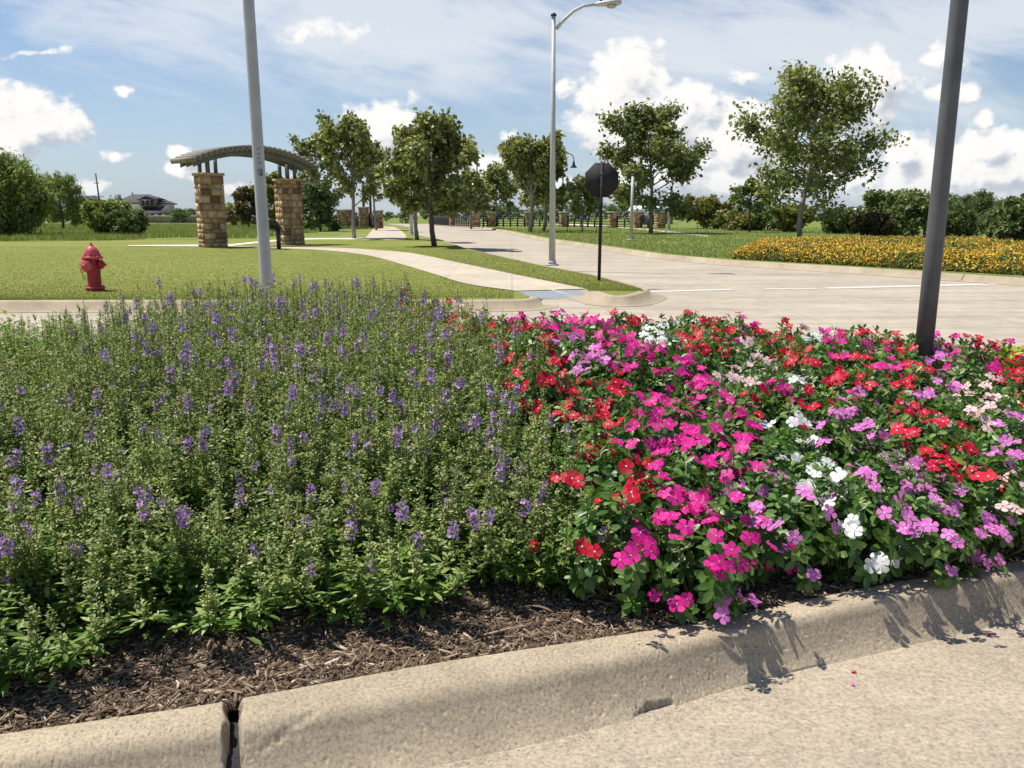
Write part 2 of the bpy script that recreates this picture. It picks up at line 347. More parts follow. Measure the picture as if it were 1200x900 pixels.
# ------------------------------------------------------------------ ground, roads, lawns
def sheet(name, pts, z, mat, thick=0.0):
    b = MB(); p = [(q[0], q[1], z) for q in pts]
    area = sum(p[i][0]*p[(i+1) % len(p)][1]-p[(i+1) % len(p)][0]*p[i][1] for i in range(len(p)))
    if area < 0: p = p[::-1]
    n = len(p); b.add(p, [tuple(range(n))])
    if thick:
        lo = [(q[0], q[1], z-thick) for q in p]
        b.add(p+lo, [(i, n+i, n+(i+1) % n, (i+1) % n) for i in range(n)])
    return struct(b.build(name, mat))
sheet('ground', [(-2500, -1500), (2500, -1500), (2500, 3500), (-2500, 3500)], -.04, M['meadow'])
sheet('road', [(-90, 3.2), (-90, 150), (90, 150), (90, -25), (-90, -25), (-90, 3)], 0, M['road'])
def P(px, py, z=.15): v = at(px, py, z); return (v.x, v.y)
ramp_a = P(605, 341.5); ramp_b = P(687, 339.5)
ledge = [P(751, 339), P(743, 336), P(690, 322), P(637, 312), P(583, 300), P(540, 290), P(517, 281.5), P(500, 278), P(483, 274), P(477, 269), (-12.5, 100), (-18, 125), (-24, 152)]
front_l = [(-90, 12.8), (-30, 13.5), (-8.6, 13.72), (-1.14, 13.74), P(612, 350.5), P(621, 347.5)]
corner = [ramp_b, P(700, 341), P(716, 345.5), P(727, 346.5), P(740, 344), P(751, 339)]
lawnA = front_l+[ramp_a]+corner+ledge[1:]+[(-400, 152), (-400, 12.8)]
sheet('lawn', lawnA, .15, M['lawn'], .16)
redge = [P(1400, 337), P(1200, 325), P(1000, 313), P(860, 305), P(780, 298), P(700, 287), P(640, 279), P(600, 271), P(570, 266.5), P(555, 264), (-12, 150)]
sheet('grass_verge', [(90, 6.0), (40, 13.0)]+redge+[(400, 150), (400, 6)], .15, M['meadow'], .16)
# rough meadow at the left, over the lawn
sheet('meadow_field', [(-400, 47), (-34, 46), P(40, 283), P(150, 281), P(240, 281), P(330, 278), P(395, 276), P(410, 272), P(398, 268), (-18, 124), (-24, 151), (-400, 151)], .158, M['meadow'])
# sidewalks
def ribbon(name, left, right, z, mat):
    b = MB(); n = len(left); b.add([(x, y, z) for x, y in left]+[(x, y, z) for x, y in right], [(i, i+1, n+i+1, n+i) for i in range(n-1)])
    o = b.build(name, mat); return struct(o)
def spline(pts, k=6):
    out = []; P_ = [Vector((p[0], p[1], 0)) for p in pts]; P_ = [2*P_[0]-P_[1]]+P_+[2*P_[-1]-P_[-2]]
    for i in range(1, len(P_)-2):
        for j in range(k):
            t = j/k; a, b, c, d = P_[i-1], P_[i], P_[i+1], P_[i+2]
            q = .5*((2*b)+(-a+c)*t+(2*a-5*b+4*c-d)*t*t+(-a+3*b-3*c+d)*t**3); out.append((q.x, q.y))
    out.append((P_[-2].x, P_[-2].y)); return out
sw_lo = [P(605, 346.5), P(547, 333), P(510, 322), P(477, 312), P(433, 300), P(390, 294.5), P(350, 292), P(300, 290.5), P(268, 289)]
sw_hi = [P(687, 339), P(603, 322), P(537, 308), P(483, 297), P(440, 293), P(395, 290.5), P(350, 289.7), P(300, 289), P(268, 288)]
sw_lo[0] = ramp_a
ribbon('sidewalk', spline(sw_lo), spline(sw_hi), .162, M['walk'])
bb = MB(); q = [P(640, 350), P(722, 349)]
r0, r1 = at(636, 351, .004), at(722, 349.5, .004)
bb.add([(ramp_a[0], ramp_a[1], .15), (ramp_b[0], ramp_b[1], .15), tuple(r1), tuple(r0)], [(0, 3, 2, 1)]); struct(bb.build('kerb_ramp', M['walk']))
# flared sides of the ramp
bb = MB(); fl = Vector((*P(621, 347.5), .15)); bb.add([(ramp_a[0], ramp_a[1], .15), tuple(fl), tuple(r0)], [(0, 1, 2)])
bb.add([(ramp_b[0], ramp_b[1], .15), (*P(716, 345.5), .15), tuple(r1)], [(0, 2, 1)]); struct(bb.build('kerb_ramp_flare', M['walk']))
def lerp(a, b, t): return Vector(a)*(1-t)+Vector(b)*t
A0 = Vector((ramp_a[0], ramp_a[1], .156)); B0 = Vector((ramp_b[0], ramp_b[1], .156)); A1 = r0+Vector((0, 0, .006)); B1 = r1+Vector((0, 0, .006))
bb = MB(); bb.add([lerp(A0, A1, .04), lerp(A0, A1, .9), lerp(B0, B1, .9), lerp(B0, B1, .04)], [(0, 1, 2, 3)])
tp = struct(bb.build('tactile_paving', M['tactile']))
bb = MB(); e = [lerp(lerp(A0, A1, t), lerp(B0, B1, t), .5)+Vector((0, 0, .014)) for t in (0, .55)]
bb.add([e[0]-Vector((.05, 0, 0)), e[1]-Vector((.05, 0, 0)), e[1]+Vector((.05, 0, 0)), e[0]+Vector((.05, 0, 0))], [(0, 1, 2, 3)]); struct(bb.build('ramp_seam', M['paint']))
# wide pavement beside the road and gravel paths
sheet('pavement', [P(427, 281.5), P(475, 281.5), P(476, 276), P(470, 270), P(462, 266), (-19, 108), (-22, 108), P(440, 266), P(433, 273)], .164, M['walk'])
ribbon('gravel_path', spline([P(268, 288.6), P(320, 283.5), P(357, 281.2), P(400, 280.8), P(430, 281.3)]), spline([P(268, 286.8), P(320, 281.6), P(357, 279.6), P(400, 279.2), P(430, 279)]), .168, M['path'])
ribbon('gravel_path', spline([P(150, 288.6), P(200, 289), P(268, 289.4)]), spline([P(150, 287.8), P(200, 287.4), P(268, 287)]), .172, M['path'])
ribbon('footpath', spline([P(640, 262.5), P(690, 264.6), P(750, 269.2), P(800, 274.5), P(830, 277.5)]), spline([P(640, 261.8), P(690, 263.4), P(750, 267.8), P(800, 272.8), P(830, 276.5)]), .162, M['path'])
ribbon('footpath', spline([P(1010, 286), P(1100, 289.5), P(1180, 288), P(1260, 286)]), spline([P(1010, 285), P(1100, 287.8), P(1180, 286.6), P(1260, 284.6)]), .162, M['path'])

def kerb(name, pts, side=1, w=.15, h=.15, wide=.22):
    b = MB(); prof = [(0, h+.004), (w*.75, h+.002), (w, h-.02), (wide, .012), (wide+.28, .006)]
    n = len(pts); rows = []
    for i, p in enumerate(pts):
        a = Vector(pts[max(i-1, 0)][:2]); c = Vector(pts[min(i+1, n-1)][:2]); d = (c-a).normalized(); nr = Vector((d.y, -d.x))*side
        rows.append([(p[0]+nr.x*o_, p[1]+nr.y*o_, z_) for o_, z_ in prof])
    k = len(prof); v = [q for r_ in rows for q in r_]
    b.add(v, [(i*k+j, i*k+j+1, (i+1)*k+j+1, (i+1)*k+j) for i in range(n-1) for j in range(k-1)])
    for e_ in (0, n-1):
        vv_ = rows[e_][:4]+[(rows[e_][0][0], rows[e_][0][1], 0)]; b.add(vv_, [(0, 1, 2, 3, 4)])
    return struct(b.build(name, M['kerb']))
kerb('kerb', [(-90, 12.8), (-30, 13.5), (-8.6, 13.72), (-4.9, 13.73)])
kerb('kerb', [(-4.87, 13.73), (-1.14, 13.74), P(600, 351), P(612, 350.5), P(619, 349.3), P(622, 347.6)])
kerb('kerb', spline(corner+ledge[1:], 3))
kerb('kerb', [(90, 6.0), (40, 13.0)]+redge[:1]+[P(1210, 326.2), P(1134, 321.5)], -1)
kerb('kerb', [P(1133.2, 321.4)]+redge[2:], -1)
# road paint
def line(a, b_, w, z=.006):
    a = at(a[0], a[1], z); b_ = at(b_[0], b_[1], z); d = (b_-a).normalized(); n = Vector((-d.y, d.x, 0))*w/2
    m = MB(); m.add([a-n, b_-n, b_+n, a+n], [(0, 1, 2, 3)]); struct(m.build('road_marking', M['paint']))
line((755, 342), (858, 339), .22); line((896, 338.2), (958, 338), .2); line((968, 337.6), (1158, 333), .3)
line((1160, 333), (1400, 327), .2)
for (px, py) in [(726, 312), (640, 296), (622, 291.5), (700, 305), (792, 326)]: line((px-3, py), (px+3, py+.3), .1)

# ------------------------------------------------------------------ planted median
inner = [(-9, .2), (-6, .85), (-4.2, 1.3), (-2.9, 1.63), (-1.9, 1.89), (-1.42, 2.02), (-1.12, 2.10), (-.84, 2.18), (-.27, 2.38), (.41, 2.58), (.76, 2.69), (1.31, 2.91), (2.13, 3.19), (3.0, 3.52), (4.0, 3.98), (5.0, 4.55), (5.8, 5.2), (6.2, 5.9)]
outer = [(-9.05, -.05), (-6.05, .6), (-4.25, 1.03), (-2.95, 1.36), (-1.93, 1.61), (-1.36, 1.76), (-1.05, 1.84), (-.76, 1.91), (-.19, 2.08), (.35, 2.28), (.76, 2.475), (1.4, 2.72), (2.2, 3.02), (3.07, 3.33), (4.1, 3.79), (5.13, 4.36), (5.97, 5.05), (6.42, 5.85)]
inS = spline(inner, 40); outS = spline(outer, 40)
def arc(p):
    s_ = [0]
    for a, b_ in zip(p, p[1:]): s_.append(s_[-1]+math.hypot(b_[0]-a[0], b_[1]-a[1]))
    return s_
def near_kerb(i0, i1, name):
    prof = [(0.0, -.10), (0.0, .10), (.004, .145)]+[(t, .15) for t in np.linspace(.03, .40, 24)]+[(.43, .149), (.46, .147), (.49, .1435), (.52, .138), (.545, .132), (.57, .124), (.59, .1155), (.61, .106)]
    prof += [(.61+.39*t, .106*(1-t)+0*t-.012*math.sin(math.pi*t)) for t in np.linspace(.04, 1, 36)]
    b = MB(); v = []; k = len(prof); step = 1; idx = []
    cnt = 0; ids = list(range(i0, i1))
    sub = 4; xs = []
    for i in ids:
        for j in range(sub): xs.append((i, j/sub))
    xs.append((ids[-1]+1, 0.0)); n = len(xs)
    for c_, (i, t) in enumerate(xs):
        i2 = min(i+1, len(inS)-1); a = Vector(inS[i]).lerp(Vector(inS[i2]), t); o_ = Vector(outS[i]).lerp(Vector(outS[i2]), t)
        edge = min(c_, n-1-c_); rd = .028*max(0, 1-edge/5)**2
        for (u, z) in prof:
            x = a.x+(o_.x-a.x)*u; y = a.y+(o_.y-a.y)*u
            nz = noise.noise(Vector((x*9, y*9, z*9)))*.0014+noise.noise(Vector((x*45, y*45, z*45)))*.0008
            pit = max(0, noise.noise(Vector((x*110, y*110, z*90)))-.38)*.02
            zz = z+(nz-pit if u > .005 else 0)
            # broken hollow low on the face, and a worn groove near the joint
            dd = math.hypot((x-.46)/.075, (u-.93)/.07)
            dd += .45*noise.noise(Vector((x*38, y*38, 5)))
            if dd < 1: zz -= .034*min(1, (1-dd)*2.2)*(1+.9*noise.noise(Vector((x*90, y*90, 1))))
            for (gx, gu, gl) in ((1.0, .97, .12), (.86, .98, .1)):
                dd = math.hypot((x-gx)/gl, (u-gu)/.03)
                if dd < 1: zz -= .014*(1-dd*dd)*(1+noise.noise(Vector((x*70, y*70, 2))))
            dd = math.hypot((x+.62)/.1, (u-.55+(x+.62)*1.3)/.05)
            if dd < 1: zz -= .007*(1-dd*dd)*(1+1.5*noise.noise(Vector((x*80, y*80, 3))))
            if edge < 6:
                tx = inS[min(i+1, len(inS)-1)][0]-inS[max(i-1, 0)][0]; ty = inS[min(i+1, len(inS)-1)][1]-inS[max(i-1, 0)][1]; tl = math.hypot(tx, ty)
                jj = (noise.noise(Vector((u*5, z*30, c_ > n/2)))*.014+noise.noise(Vector((u*22, z*60, 7+(c_ > n/2))))*.006)*(1-edge/6); x += tx/tl*jj; y += ty/tl*jj
            v.append((x, y, zz-(rd if z > .02 else 0)))
    b.add(v, [(i*k+j, i*k+j+1, (i+1)*k+j+1, (i+1)*k+j) for i in range(n-1) for j in range(k-1)])
    for e_ in (0, n-1):
        r_ = v[e_*k:(e_+1)*k]; b.add(r_+[(r_[-1][0], r_[-1][1], -.1)], [tuple(range(k+1))])
    struct(b.build(name, M['kerb'], smooth=True))
# the joint sits at inner x = -.835
J = min(range(len(inS)), key=lambda i: abs(inS[i][0]+.822))
near_kerb(0, J-2, 'near_kerb'); near_kerb(J+1, len(inS)-1, 'near_kerb')
b = MB(); a0, a1 = Vector(inS[J-4]), Vector(inS[J+4]); o0, o1 = Vector(outS[J-4]), Vector(outS[J+4])
v = []
for t in np.linspace(-.05, 1.0, 22):
    for s_ in np.linspace(0, 1, 5):
        p = a0.lerp(a1, s_).lerp(o0.lerp(o1, s_), t); z = (.085 if t < .6 else .085*(1-(t-.6)/.4)*.9)-.012+noise.noise(Vector((p.x*60, p.y*60, 0)))*.012
        v.append((p.x, p.y, z))
b.add(v, [(i*5+j, i*5+j+1, (i+1)*5+j+1, (i+1)*5+j) for i in range(21) for j in range(4)]); struct(b.build('kerb_joint', M['tar'], smooth=True))
# near roadway slab (newer concrete in front of the kerb)
near_pts = [(p[0], p[1]+.02) for p in outS[::10]]
sheet('near_roadway', near_pts+[(20, 5.5), (20, -14), (-14, -14), (-14, -1.2)], .004, M['near_road'])
# crumbly pale grit along the kerb foot
b = MB(); n = 1500; ii = rng.integers(len(outS)//3, len(outS)-60, n); tt = np.abs(rng.normal(0, .028, n))
base = np.array([outS[i] for i in ii]); Pp = np.c_[base[:, 0]+.35*tt+rng.normal(0, .01, n), base[:, 1]-tt, np.full(n, .006)]
tet = [(-.5, -.4, 0), (.5, -.4, 0), (.4, .5, 0), (-.4, .4, 0), (0, 0, .6)]; tf = [(0, 1, 4), (1, 2, 4), (2, 3, 4), (3, 0, 4)]
ang = rng.uniform(0, 6.28, n); b.scatter(tet, tf, Pp, np.c_[np.cos(ang), np.sin(ang), np.zeros(n)], np.tile([0, 0, 1], (n, 1)), rng.uniform(.001, .0042, n))
stuff(b.build('grit', plain('pale_grit', (.45, .36, .25), .9, var=.4, scale=200)), 'pale concrete grit along the foot of the near kerb', 'grit')

def near_y(x): return float(np.interp(x, [p[0] for p in inner], [p[1] for p in inner]))
FAR = [(-9, 4.0), (-5, 4.7), (-4, 5.4), (-3, 6.5), (-2, 7.3), (-1, 7.5), (0, 7.25), (1.2, 6.9), (2.2, 6.5), (3, 6.0), (4, 5.75), (5, 5.7), (6.2, 5.9)]
def far_y(x): return float(np.interp(x, [p[0] for p in FAR], [p[1] for p in FAR]))
def gz(x, y):
    d = y-near_y(x); e_ = far_y(x)+.5-y; t = max(0, min(1, d/2.2)); t = t*t*(3-2*t); e_ = max(0, min(1, e_/1.0))
    return .128+.15*t*e_
b = MB(); xs = np.concatenate([np.linspace(-9, -3, 40), np.linspace(-2.95, 3.5, 200), np.linspace(3.6, 6.15, 20)]); K = 60; v = []
for x in xs:
    y0 = near_y(x)+.004; y1 = far_y(x)+.45
    for j in range(K):
        t = (j/(K-1))**1.6; y = y0+(y1-y0)*t
        v.append((x, y, gz(x, y)+(noise.noise(Vector((x*14, y*14, 0)))*.012+noise.noise(Vector((x*50, y*50, 0)))*.006 if j else -.02)))
b.add(v, [(i*K+j, (i+1)*K+j, (i+1)*K+j+1, i*K+j+1) for i in range(len(xs)-1) for j in range(K-1)]); struct(b.build('bed_soil', M['soil'], smooth=True))
kerb('kerb', [(x, far_y(x)+.4) for x in np.linspace(6.15, -9, 50)], 1)
# mulch chips
bx = [(-.5, -.5, 0), (.5, -.5, 0), (.5, .5, 0), (-.5, .5, 0), (-.5, -.35, 1), (.5, -.5, .8), (.42, .5, 1), (-.5, .45, .7)]
bf = [(4, 5, 6, 7), (0, 1, 5, 4), (1, 2, 6, 5), (2, 3, 7, 6), (3, 0, 4, 7)]
b = MB(); n = 52000; x = rng.uniform(-3.4, 4.2, n); d = np.abs(rng.normal(0, .34, n))+.002
Y = np.array([near_y(a) for a in x])+d; Z = np.array([gz(a, c) for a, c in zip(x, Y)])+rng.uniform(-.002, .016, n)
L = rng.gamma(1.4, .0085, n)+.004; W = L*rng.uniform(.05, .32, n)**1.3; ang = rng.uniform(0, 6.28, n)
b.scatter(bx, bf, np.c_[x, Y, Z], np.c_[np.cos(ang), np.sin(ang), rng.normal(0, .25, n)], np.c_[rng.normal(0, .4, (n, 2)), np.ones(n)], np.c_[L, np.minimum(W, .012), rng.uniform(.001, .005, n)])
n = 2400; x = rng.uniform(-3.4, 4.2, n); d = np.abs(rng.normal(0, .2, n))+.004
Y = np.array([near_y(a) for a in x])+d; Z = np.array([gz(a, c) for a, c in zip(x, Y)])+rng.uniform(.004, .02, n); L = rng.uniform(.018, .06, n); ang = rng.normal(.3, 1.1, n)
b.scatter(bx, bf, np.c_[x, Y, Z], np.c_[np.cos(ang), np.sin(ang), rng.normal(0, .2, n)], np.c_[rng.normal(0, .4, (n, 2)), np.ones(n)], np.c_[L, L*rng.uniform(.04, .3, n)**1.2, rng.uniform(.001, .005, n)])
for (x0, y0, a0, ln) in [(-.42, 2.62, .5, .16), (-.9, 2.42, 1.3, .12), (-1.25, 2.3, .2, .14), (.15, 2.72, 2.6, .13), (-.1, 2.56, .1, .18)]:
    b.tube([(x0+ln*t*math.cos(a0+.3*t), y0+ln*t*math.sin(a0+.3*t), gz(x0, y0)+.018+.012*math.sin(3*t)) for t in np.linspace(0, 1, 6)], [.004, .0045, .004, .0035, .003, .002], 6)
stuff(b.build('mulch', M['chip']), 'brown shredded wood mulch between the plants and the near kerb', 'mulch')

# ------------------------------------------------------------------ plants: angelonia
LT = [(0, 0, 0), (.3, .13, .05), (.65, .14, .04), (1, 0, -.04), (.65, -.14, .04), (.3, -.13, .05), (.45, 0, -.01)]
LF = [(0, 6, 2, 1), (6, 3, 2), (0, 5, 4, 6), (6, 4, 3)]
DT = [(0, 0, 0), (.5, .28, .08), (1, 0, 0), (.5, -.28, .08)]; DF = [(0, 2, 1), (0, 3, 2)]
def ang_foliage(seed, big):
    r_ = np.random.default_rng(seed); b = MB(); tips = []
    for k in range(26):
        a = r_.uniform(0, 6.28); r0_ = r_.uniform(0, .10); r1_ = .30*math.sqrt(r_.uniform(.01, 1))*(1.1 if big else 1); h = r_.uniform(.66, 1.0)*.66*(1-(.95 if big else .45)*r1_)
        p0 = np.array([math.cos(a)*r0_, math.sin(a)*r0_, 0]); a1 = a+r_.normal(0, .5); p1 = np.array([math.cos(a1)*r1_, math.sin(a1)*r1_, h])
        ts = np.linspace(0, 1, 7); cv = p0[None]*(1-ts[:, None])+p1[None]*ts[:, None]; cv[:, :2] += (p1[:2]-p0[:2])*(.4*np.sin(ts*math.pi))[:, None]
        cv[:, :2] += np.cumsum(r_.normal(0, .007, (7, 2)), 0)
        b.tube(cv, np.linspace(.0026, .001, 7), 4, 0, False)
        tips.append((cv[-1], cv[-2]))
        def pos(t):
            return np.stack([np.interp(t, ts, cv[:, i]) for i in range(3)], 1)
        n = 34; t = r_.uniform(.03, .60, n); an = r_.uniform(0, 6.28, n); ca, sa = np.cos(an), np.sin(an)
        p = pos(t)+np.c_[ca, sa, np.zeros(n)]*r_.exponential(.022, n)[:, None]
        X = np.c_[ca, sa, r_.uniform(-.5, .6, n)]; b.scatter(LT, LF, p, X, np.c_[r_.normal(0, .3, (n, 2)), np.ones(n)], (.070-.045*t)*r_.uniform(.7, 1.2, n), 1)
        # short side shoots carrying small leaves and seed capsules
        for q in range(9):
            t0 = r_.uniform(.25, .96); c0 = pos(np.array([t0]))[0]; an = r_.uniform(0, 6.28); L = r_.uniform(.02, .075)*(1.25-t0); dd = np.array([math.cos(an), math.sin(an), r_.uniform(.5, 1.6)]); dd /= np.linalg.norm(dd)
            n = 9; tt = r_.uniform(.1, 1.1, n); p = c0+dd*L*tt[:, None]+r_.normal(0, .004, (n, 3)); aa = r_.uniform(0, 6.28, n)
            X = np.c_[np.cos(aa), np.sin(aa), r_.uniform(-.1, 1.0, n)]; b.scatter(DT, DF, p, X, np.c_[r_.normal(0, .5, (n, 2)), np.ones(n)], (.030-.016*t0)*r_.uniform(.6, 1.3, n), 2 if t0 > .45 else 1)
        n = 36; t = .35+.65*r_.uniform(0, 1, n)**.8; p = pos(t)+r_.normal(0, .006, (n, 3)); an = r_.uniform(0, 6.28, n)
        X = np.c_[np.cos(an), np.sin(an), r_.uniform(-.1, 1.0, n)]; b.scatter(DT, DF, p, X, np.c_[r_.normal(0, .5, (n, 2)), np.ones(n)], (.024-.013*t)*r_.uniform(.7, 1.3, n), 2)
        n = 22; t = .42+.56*r_.uniform(0, 1, n); p = pos(t)+r_.normal(0, .009, (n, 3)); an = r_.uniform(0, 6.28, n)
        X = np.c_[np.cos(an), np.sin(an), r_.uniform(-.3, .8, n)]
        S3 = np.c_[np.full(n, .0085), np.full(n, .015), np.full(n, .009)]*r_.uniform(.7, 1.2, n)[:, None]
        b.scatter([(0, 0, 0), (.5, .28, 0), (1, 0, 0), (.5, -.28, 0), (.5, 0, .5)], [(0, 1, 4), (1, 2, 4), (2, 3, 4), (3, 0, 4)], p, X, r_.normal(0, 1, (n, 3)), S3, 2)
    o = b.build('foliage', [M['stem'], M['ang_leaf'], M['ang_bract']]); me = o.data; bpy.data.objects.remove(o); return me, tips
def floret(b, c, d, s_, r_):
    d = Vector(d).normalized(); a = d.cross(Vector((0, 0, 1))); a = a.normalized() if a.length > .01 else Vector((1, 0, 0)); u = a.cross(d).normalized()*-1
    if u.z < 0: u = -u
    c = Vector(c)
    for k in range(5):
        an = math.radians(90+72*k)+r_.uniform(-.15, .15); e1 = a*math.cos(an)+u*math.sin(an); e2 = -a*math.sin(an)+u*math.cos(an)
        L = s_*(1.15 if k in (2, 3) else 1.0); mi = 2 if (k in (2, 3) and r_.random() < .45) else 0
        b.add([c+d*s_*-.1, c+e1*L*.55+e2*s_*.36, c+e1*L+e2*s_*.2+d*s_*.2, c+e1*L-e2*s_*.2+d*s_*.2, c+e1*L*.55-e2*s_*.36], [(0, 1, 2, 3, 4)], mi)
    b.add([c+d*s_*.12+(a*math.cos(t)+u*math.sin(t))*s_*.3 for t in np.linspace(0, 5.03, 5)], [(0, 1, 2, 3, 4)], 1)
def spike_mesh(seed, n, size):
    r_ = random.Random(seed); b = MB(); hh = .018+.0065*n
    b.tube([(0, 0, -.03), (0, 0, hh)], [.0013, .0008], 4, 3, False)
    for k in range(n):
        an = k*2.4+r_.uniform(-.4, .4); z = k/n*hh*.9+r_.uniform(-.004, .004); dx, dy = math.cos(an), math.sin(an)
        floret(b, (dx*.012, dy*.012, z), (dx, dy, .35), size*r_.uniform(.75, 1.05), r_)
    o = b.build('flower_spike', [PET['purple'], PET['throat'], PET['lip'], M['stem']]); me = o.data; bpy.data.objects.remove(o); return me
ANG = [ang_foliage(100+i, i >= 5) for i in range(9)]
SPK = [spike_mesh(i, n, s_) for i, (n, s_) in enumerate([(5, .0125), (7, .0135), (9, .0125), (4, .014), (8, .012), (3, .0125)])]
BND = [(2.4, .28), (2.8, .27), (3.5, .2), (5.2, -.05), (6.6, -.62), (7.6, -1.0)]
def bound_x(y): return float(np.interp(y, [p[0] for p in BND], [p[1] for p in BND]))
def place_grid(sp, jit, test):
    out = []; k = 0; y = .2
    while y < 8.5:
        x = -8.5+(sp/2 if k % 2 else 0)
        while x < 6.5:
            px, py = x+rnd.uniform(-jit, jit), y+rnd.uniform(-jit, jit)
            if test(px, py): out.append((px, py))
            x += sp
        y += sp*.87; k += 1
    return out
def ang_ok(x, y):
    lo = near_y(x)+(.33 if x < -.55 else .31); hi = far_y(x)
    return x > -4.6 and lo < y < hi and x < bound_x(y)-.06 and x > -(y*.70+1.0)
angs = place_grid(.318, .11, ang_ok)
angs.sort(key=lambda p: p[1])
# photo pixels around which the violet flowers gather
VF = [(155, 235), (255, 345), (300, 360), (270, 400), (290, 440), (330, 420), (240, 500), (290, 500), (310, 520), (250, 520), (160, 410), (60, 440), (60, 540), (110, 560), (60, 590), (130, 600), (100, 610), (170, 580), (15, 560), (0, 600), (430, 520), (400, 470), (410, 430), (480, 440), (540, 440), (560, 460), (590, 410), (620, 420), (640, 440), (660, 450), (500, 400), (360, 400), (440, 360), (470, 350), (640, 400), (600, 440), (580, 470), (200, 430), (340, 450), (500, 480), (180, 340), (350, 350), (400, 350), (345, 470), (420, 480), (30, 520), (200, 560), (620, 600), (655, 520)]
def ang_label(x, y, nsp, px, py):
    d = y-near_y(x); f = 'violet spikes' if nsp > 2 else ('few flowers' if nsp else 'no flowers')
    if d < .62: row = 'front row above mulch'
    elif y > far_y(x)-.45: row = 'along back edge'
    elif x > bound_x(y)-.45: row = 'beside the periwinkles'
    elif d < 1.5: row = 'near the mulch'
    else: row = 'mid-bed'
    side = 'left end' if px < 150 else ('left part' if px < 330 else ('centre' if px < 520 else 'right part'))
    return f'angelonia with {f}, {row}, {side} of drift'
for i, (x, y) in enumerate(angs):
    z = gz(x, y)-.01; d = y-near_y(x); front = d < .75
    vi = rnd.randrange(5, 9) if front else rnd.randrange(0, 6); me, tips = ANG[vi]
    back = max(0, min(1, d/2.0)); hs = (.74+.44*back)*rnd.uniform(.92, 1.08)
    hs *= float(np.interp(x, [-4.5, -3.6, -2.6, -1, 0], [.62, .78, 1.08, 1.12, .98])) if y > 4.6 else 1
    if front: hs *= .96
    t = empty('angelonia_plant', (x, y, z), rnd.uniform(0, 6.28)); t.scale = (rnd.uniform(.95, 1.15),)*2+(hs,)
    if front: t.rotation_euler = (R(rnd.uniform(8, 20)) if False else 0, 0, t.rotation_euler.z)
    link('foliage', me, t)
    px, py = proj((x, y, z+.6*hs)); near = min(math.hypot(px-a, (py-c)*1.2) for a, c in VF); pr = math.exp(-(near/52)**2)
    ns = sum(rnd.random() < (.05+.95*pr**1.3) for _ in range(9)) if y < 4.2 else sum(rnd.random() < (.13+.75*pr**1.2) for _ in range(8))
    for (tp, tq) in rnd.sample(tips, ns):
        sp = link('flower_spike', SPK[rnd.randrange(6)], t); k = rnd.uniform(.82, 1.0); sp.location = Vector(tp)*(k if False else 1)-Vector((0, 0, rnd.uniform(.02, .10)))
        dd = (Vector(tp)-Vector(tq)).normalized(); sp.rotation_euler = dd.to_track_quat('Z', 'Y').to_euler(); s_ = rnd.uniform(.8, 1.15); sp.scale = (s_, s_, s_/hs)
    tag(t, ang_label(x, y, ns, px, py), 'angelonia', 'violet angelonias massed in the bed')

# ------------------------------------------------------------------ plants: periwinkle
VT = [(0, 0, 0), (.2, .16, .03), (.5, .25, .06), (.82, .17, .04), (1, 0, -.03), (.82, -.17, .04), (.5, -.25, .06), (.2, -.16, .03), (.35, 0, 0), (.7, 0, .01)]
VFc = [(0, 8, 1), (8, 2, 1), (8, 9, 2), (9, 3, 2), (9, 4, 3), (0, 7, 8), (8, 7, 6), (8, 6, 9), (9, 6, 5), (9, 5, 4)]
def vin_foliage(seed):
    r_ = np.random.default_rng(seed); b = MB(); tips = []; Pl, Xl, Zl, Sl = [], [], [], []
    for k in range(36):
        a = k*2.399+r_.uniform(-.3, .3); rr = .235*math.sqrt(min(1.02, (k+.5)/30))*r_.uniform(.85, 1.15)
        h = .40*math.sqrt(max(.05, 1-(rr/.29)**2))*r_.uniform(.85, 1.08)
        if k >= 29: h = r_.uniform(.06, .16); rr = r_.uniform(.15, .23)
        tip = np.array([math.cos(a)*rr, math.sin(a)*rr, h]); base = np.array([math.cos(a)*rr*.15, math.sin(a)*rr*.15, 0])
        ax = unit(np.array([math.cos(a)*rr*2.4, math.sin(a)*rr*2.4, .32+r_.uniform(0, .1)])); mid = (tip*.6+base*.4)+np.array([math.cos(a), math.sin(a), 0])*rr*.18
        b.tube([base, mid, tip], [.003, .0024, .0018], 4, 0, False)
        tips.append((tip, ax)); e1 = unit(np.cross(ax, [0, 0, 1.001]) + 1e-6); e2 = np.cross(ax, e1)
        tw = r_.uniform(0, 6.28)
        for w in range(7):       # whorls going down the shoot
            s_ = [.026, .042, .052, .056, .056, .054, .05][w]*r_.uniform(.85, 1.12); el = [1.1, .55, .25, .05, -.1, -.15, -.3][w]; off = [0, .006, .016, .038, .07, .11, .15][w]
            c = tip-ax*off
            if w >= 3: c = tip+(mid-tip)*min(1, off/.12)
            for q_ in range(2 if w < 2 else 3):
                an = tw+w*1.1+q_*(math.pi if w < 2 else 2.09)+r_.uniform(-.3, .3); dd = e1*math.cos(an)+e2*math.sin(an)+ax*el
                Pl.append(c); Xl.append(dd); Zl.append(ax+r_.normal(0, .18, 3)); Sl.append(s_)
    b.scatter(VT, VFc, Pl, Xl, Zl, np.array(Sl), 1)
    o = b.build('foliage', [M['stem'], M['vin_leaf']], smooth=True); me = o.data; bpy.data.objects.remove(o); return me, tips
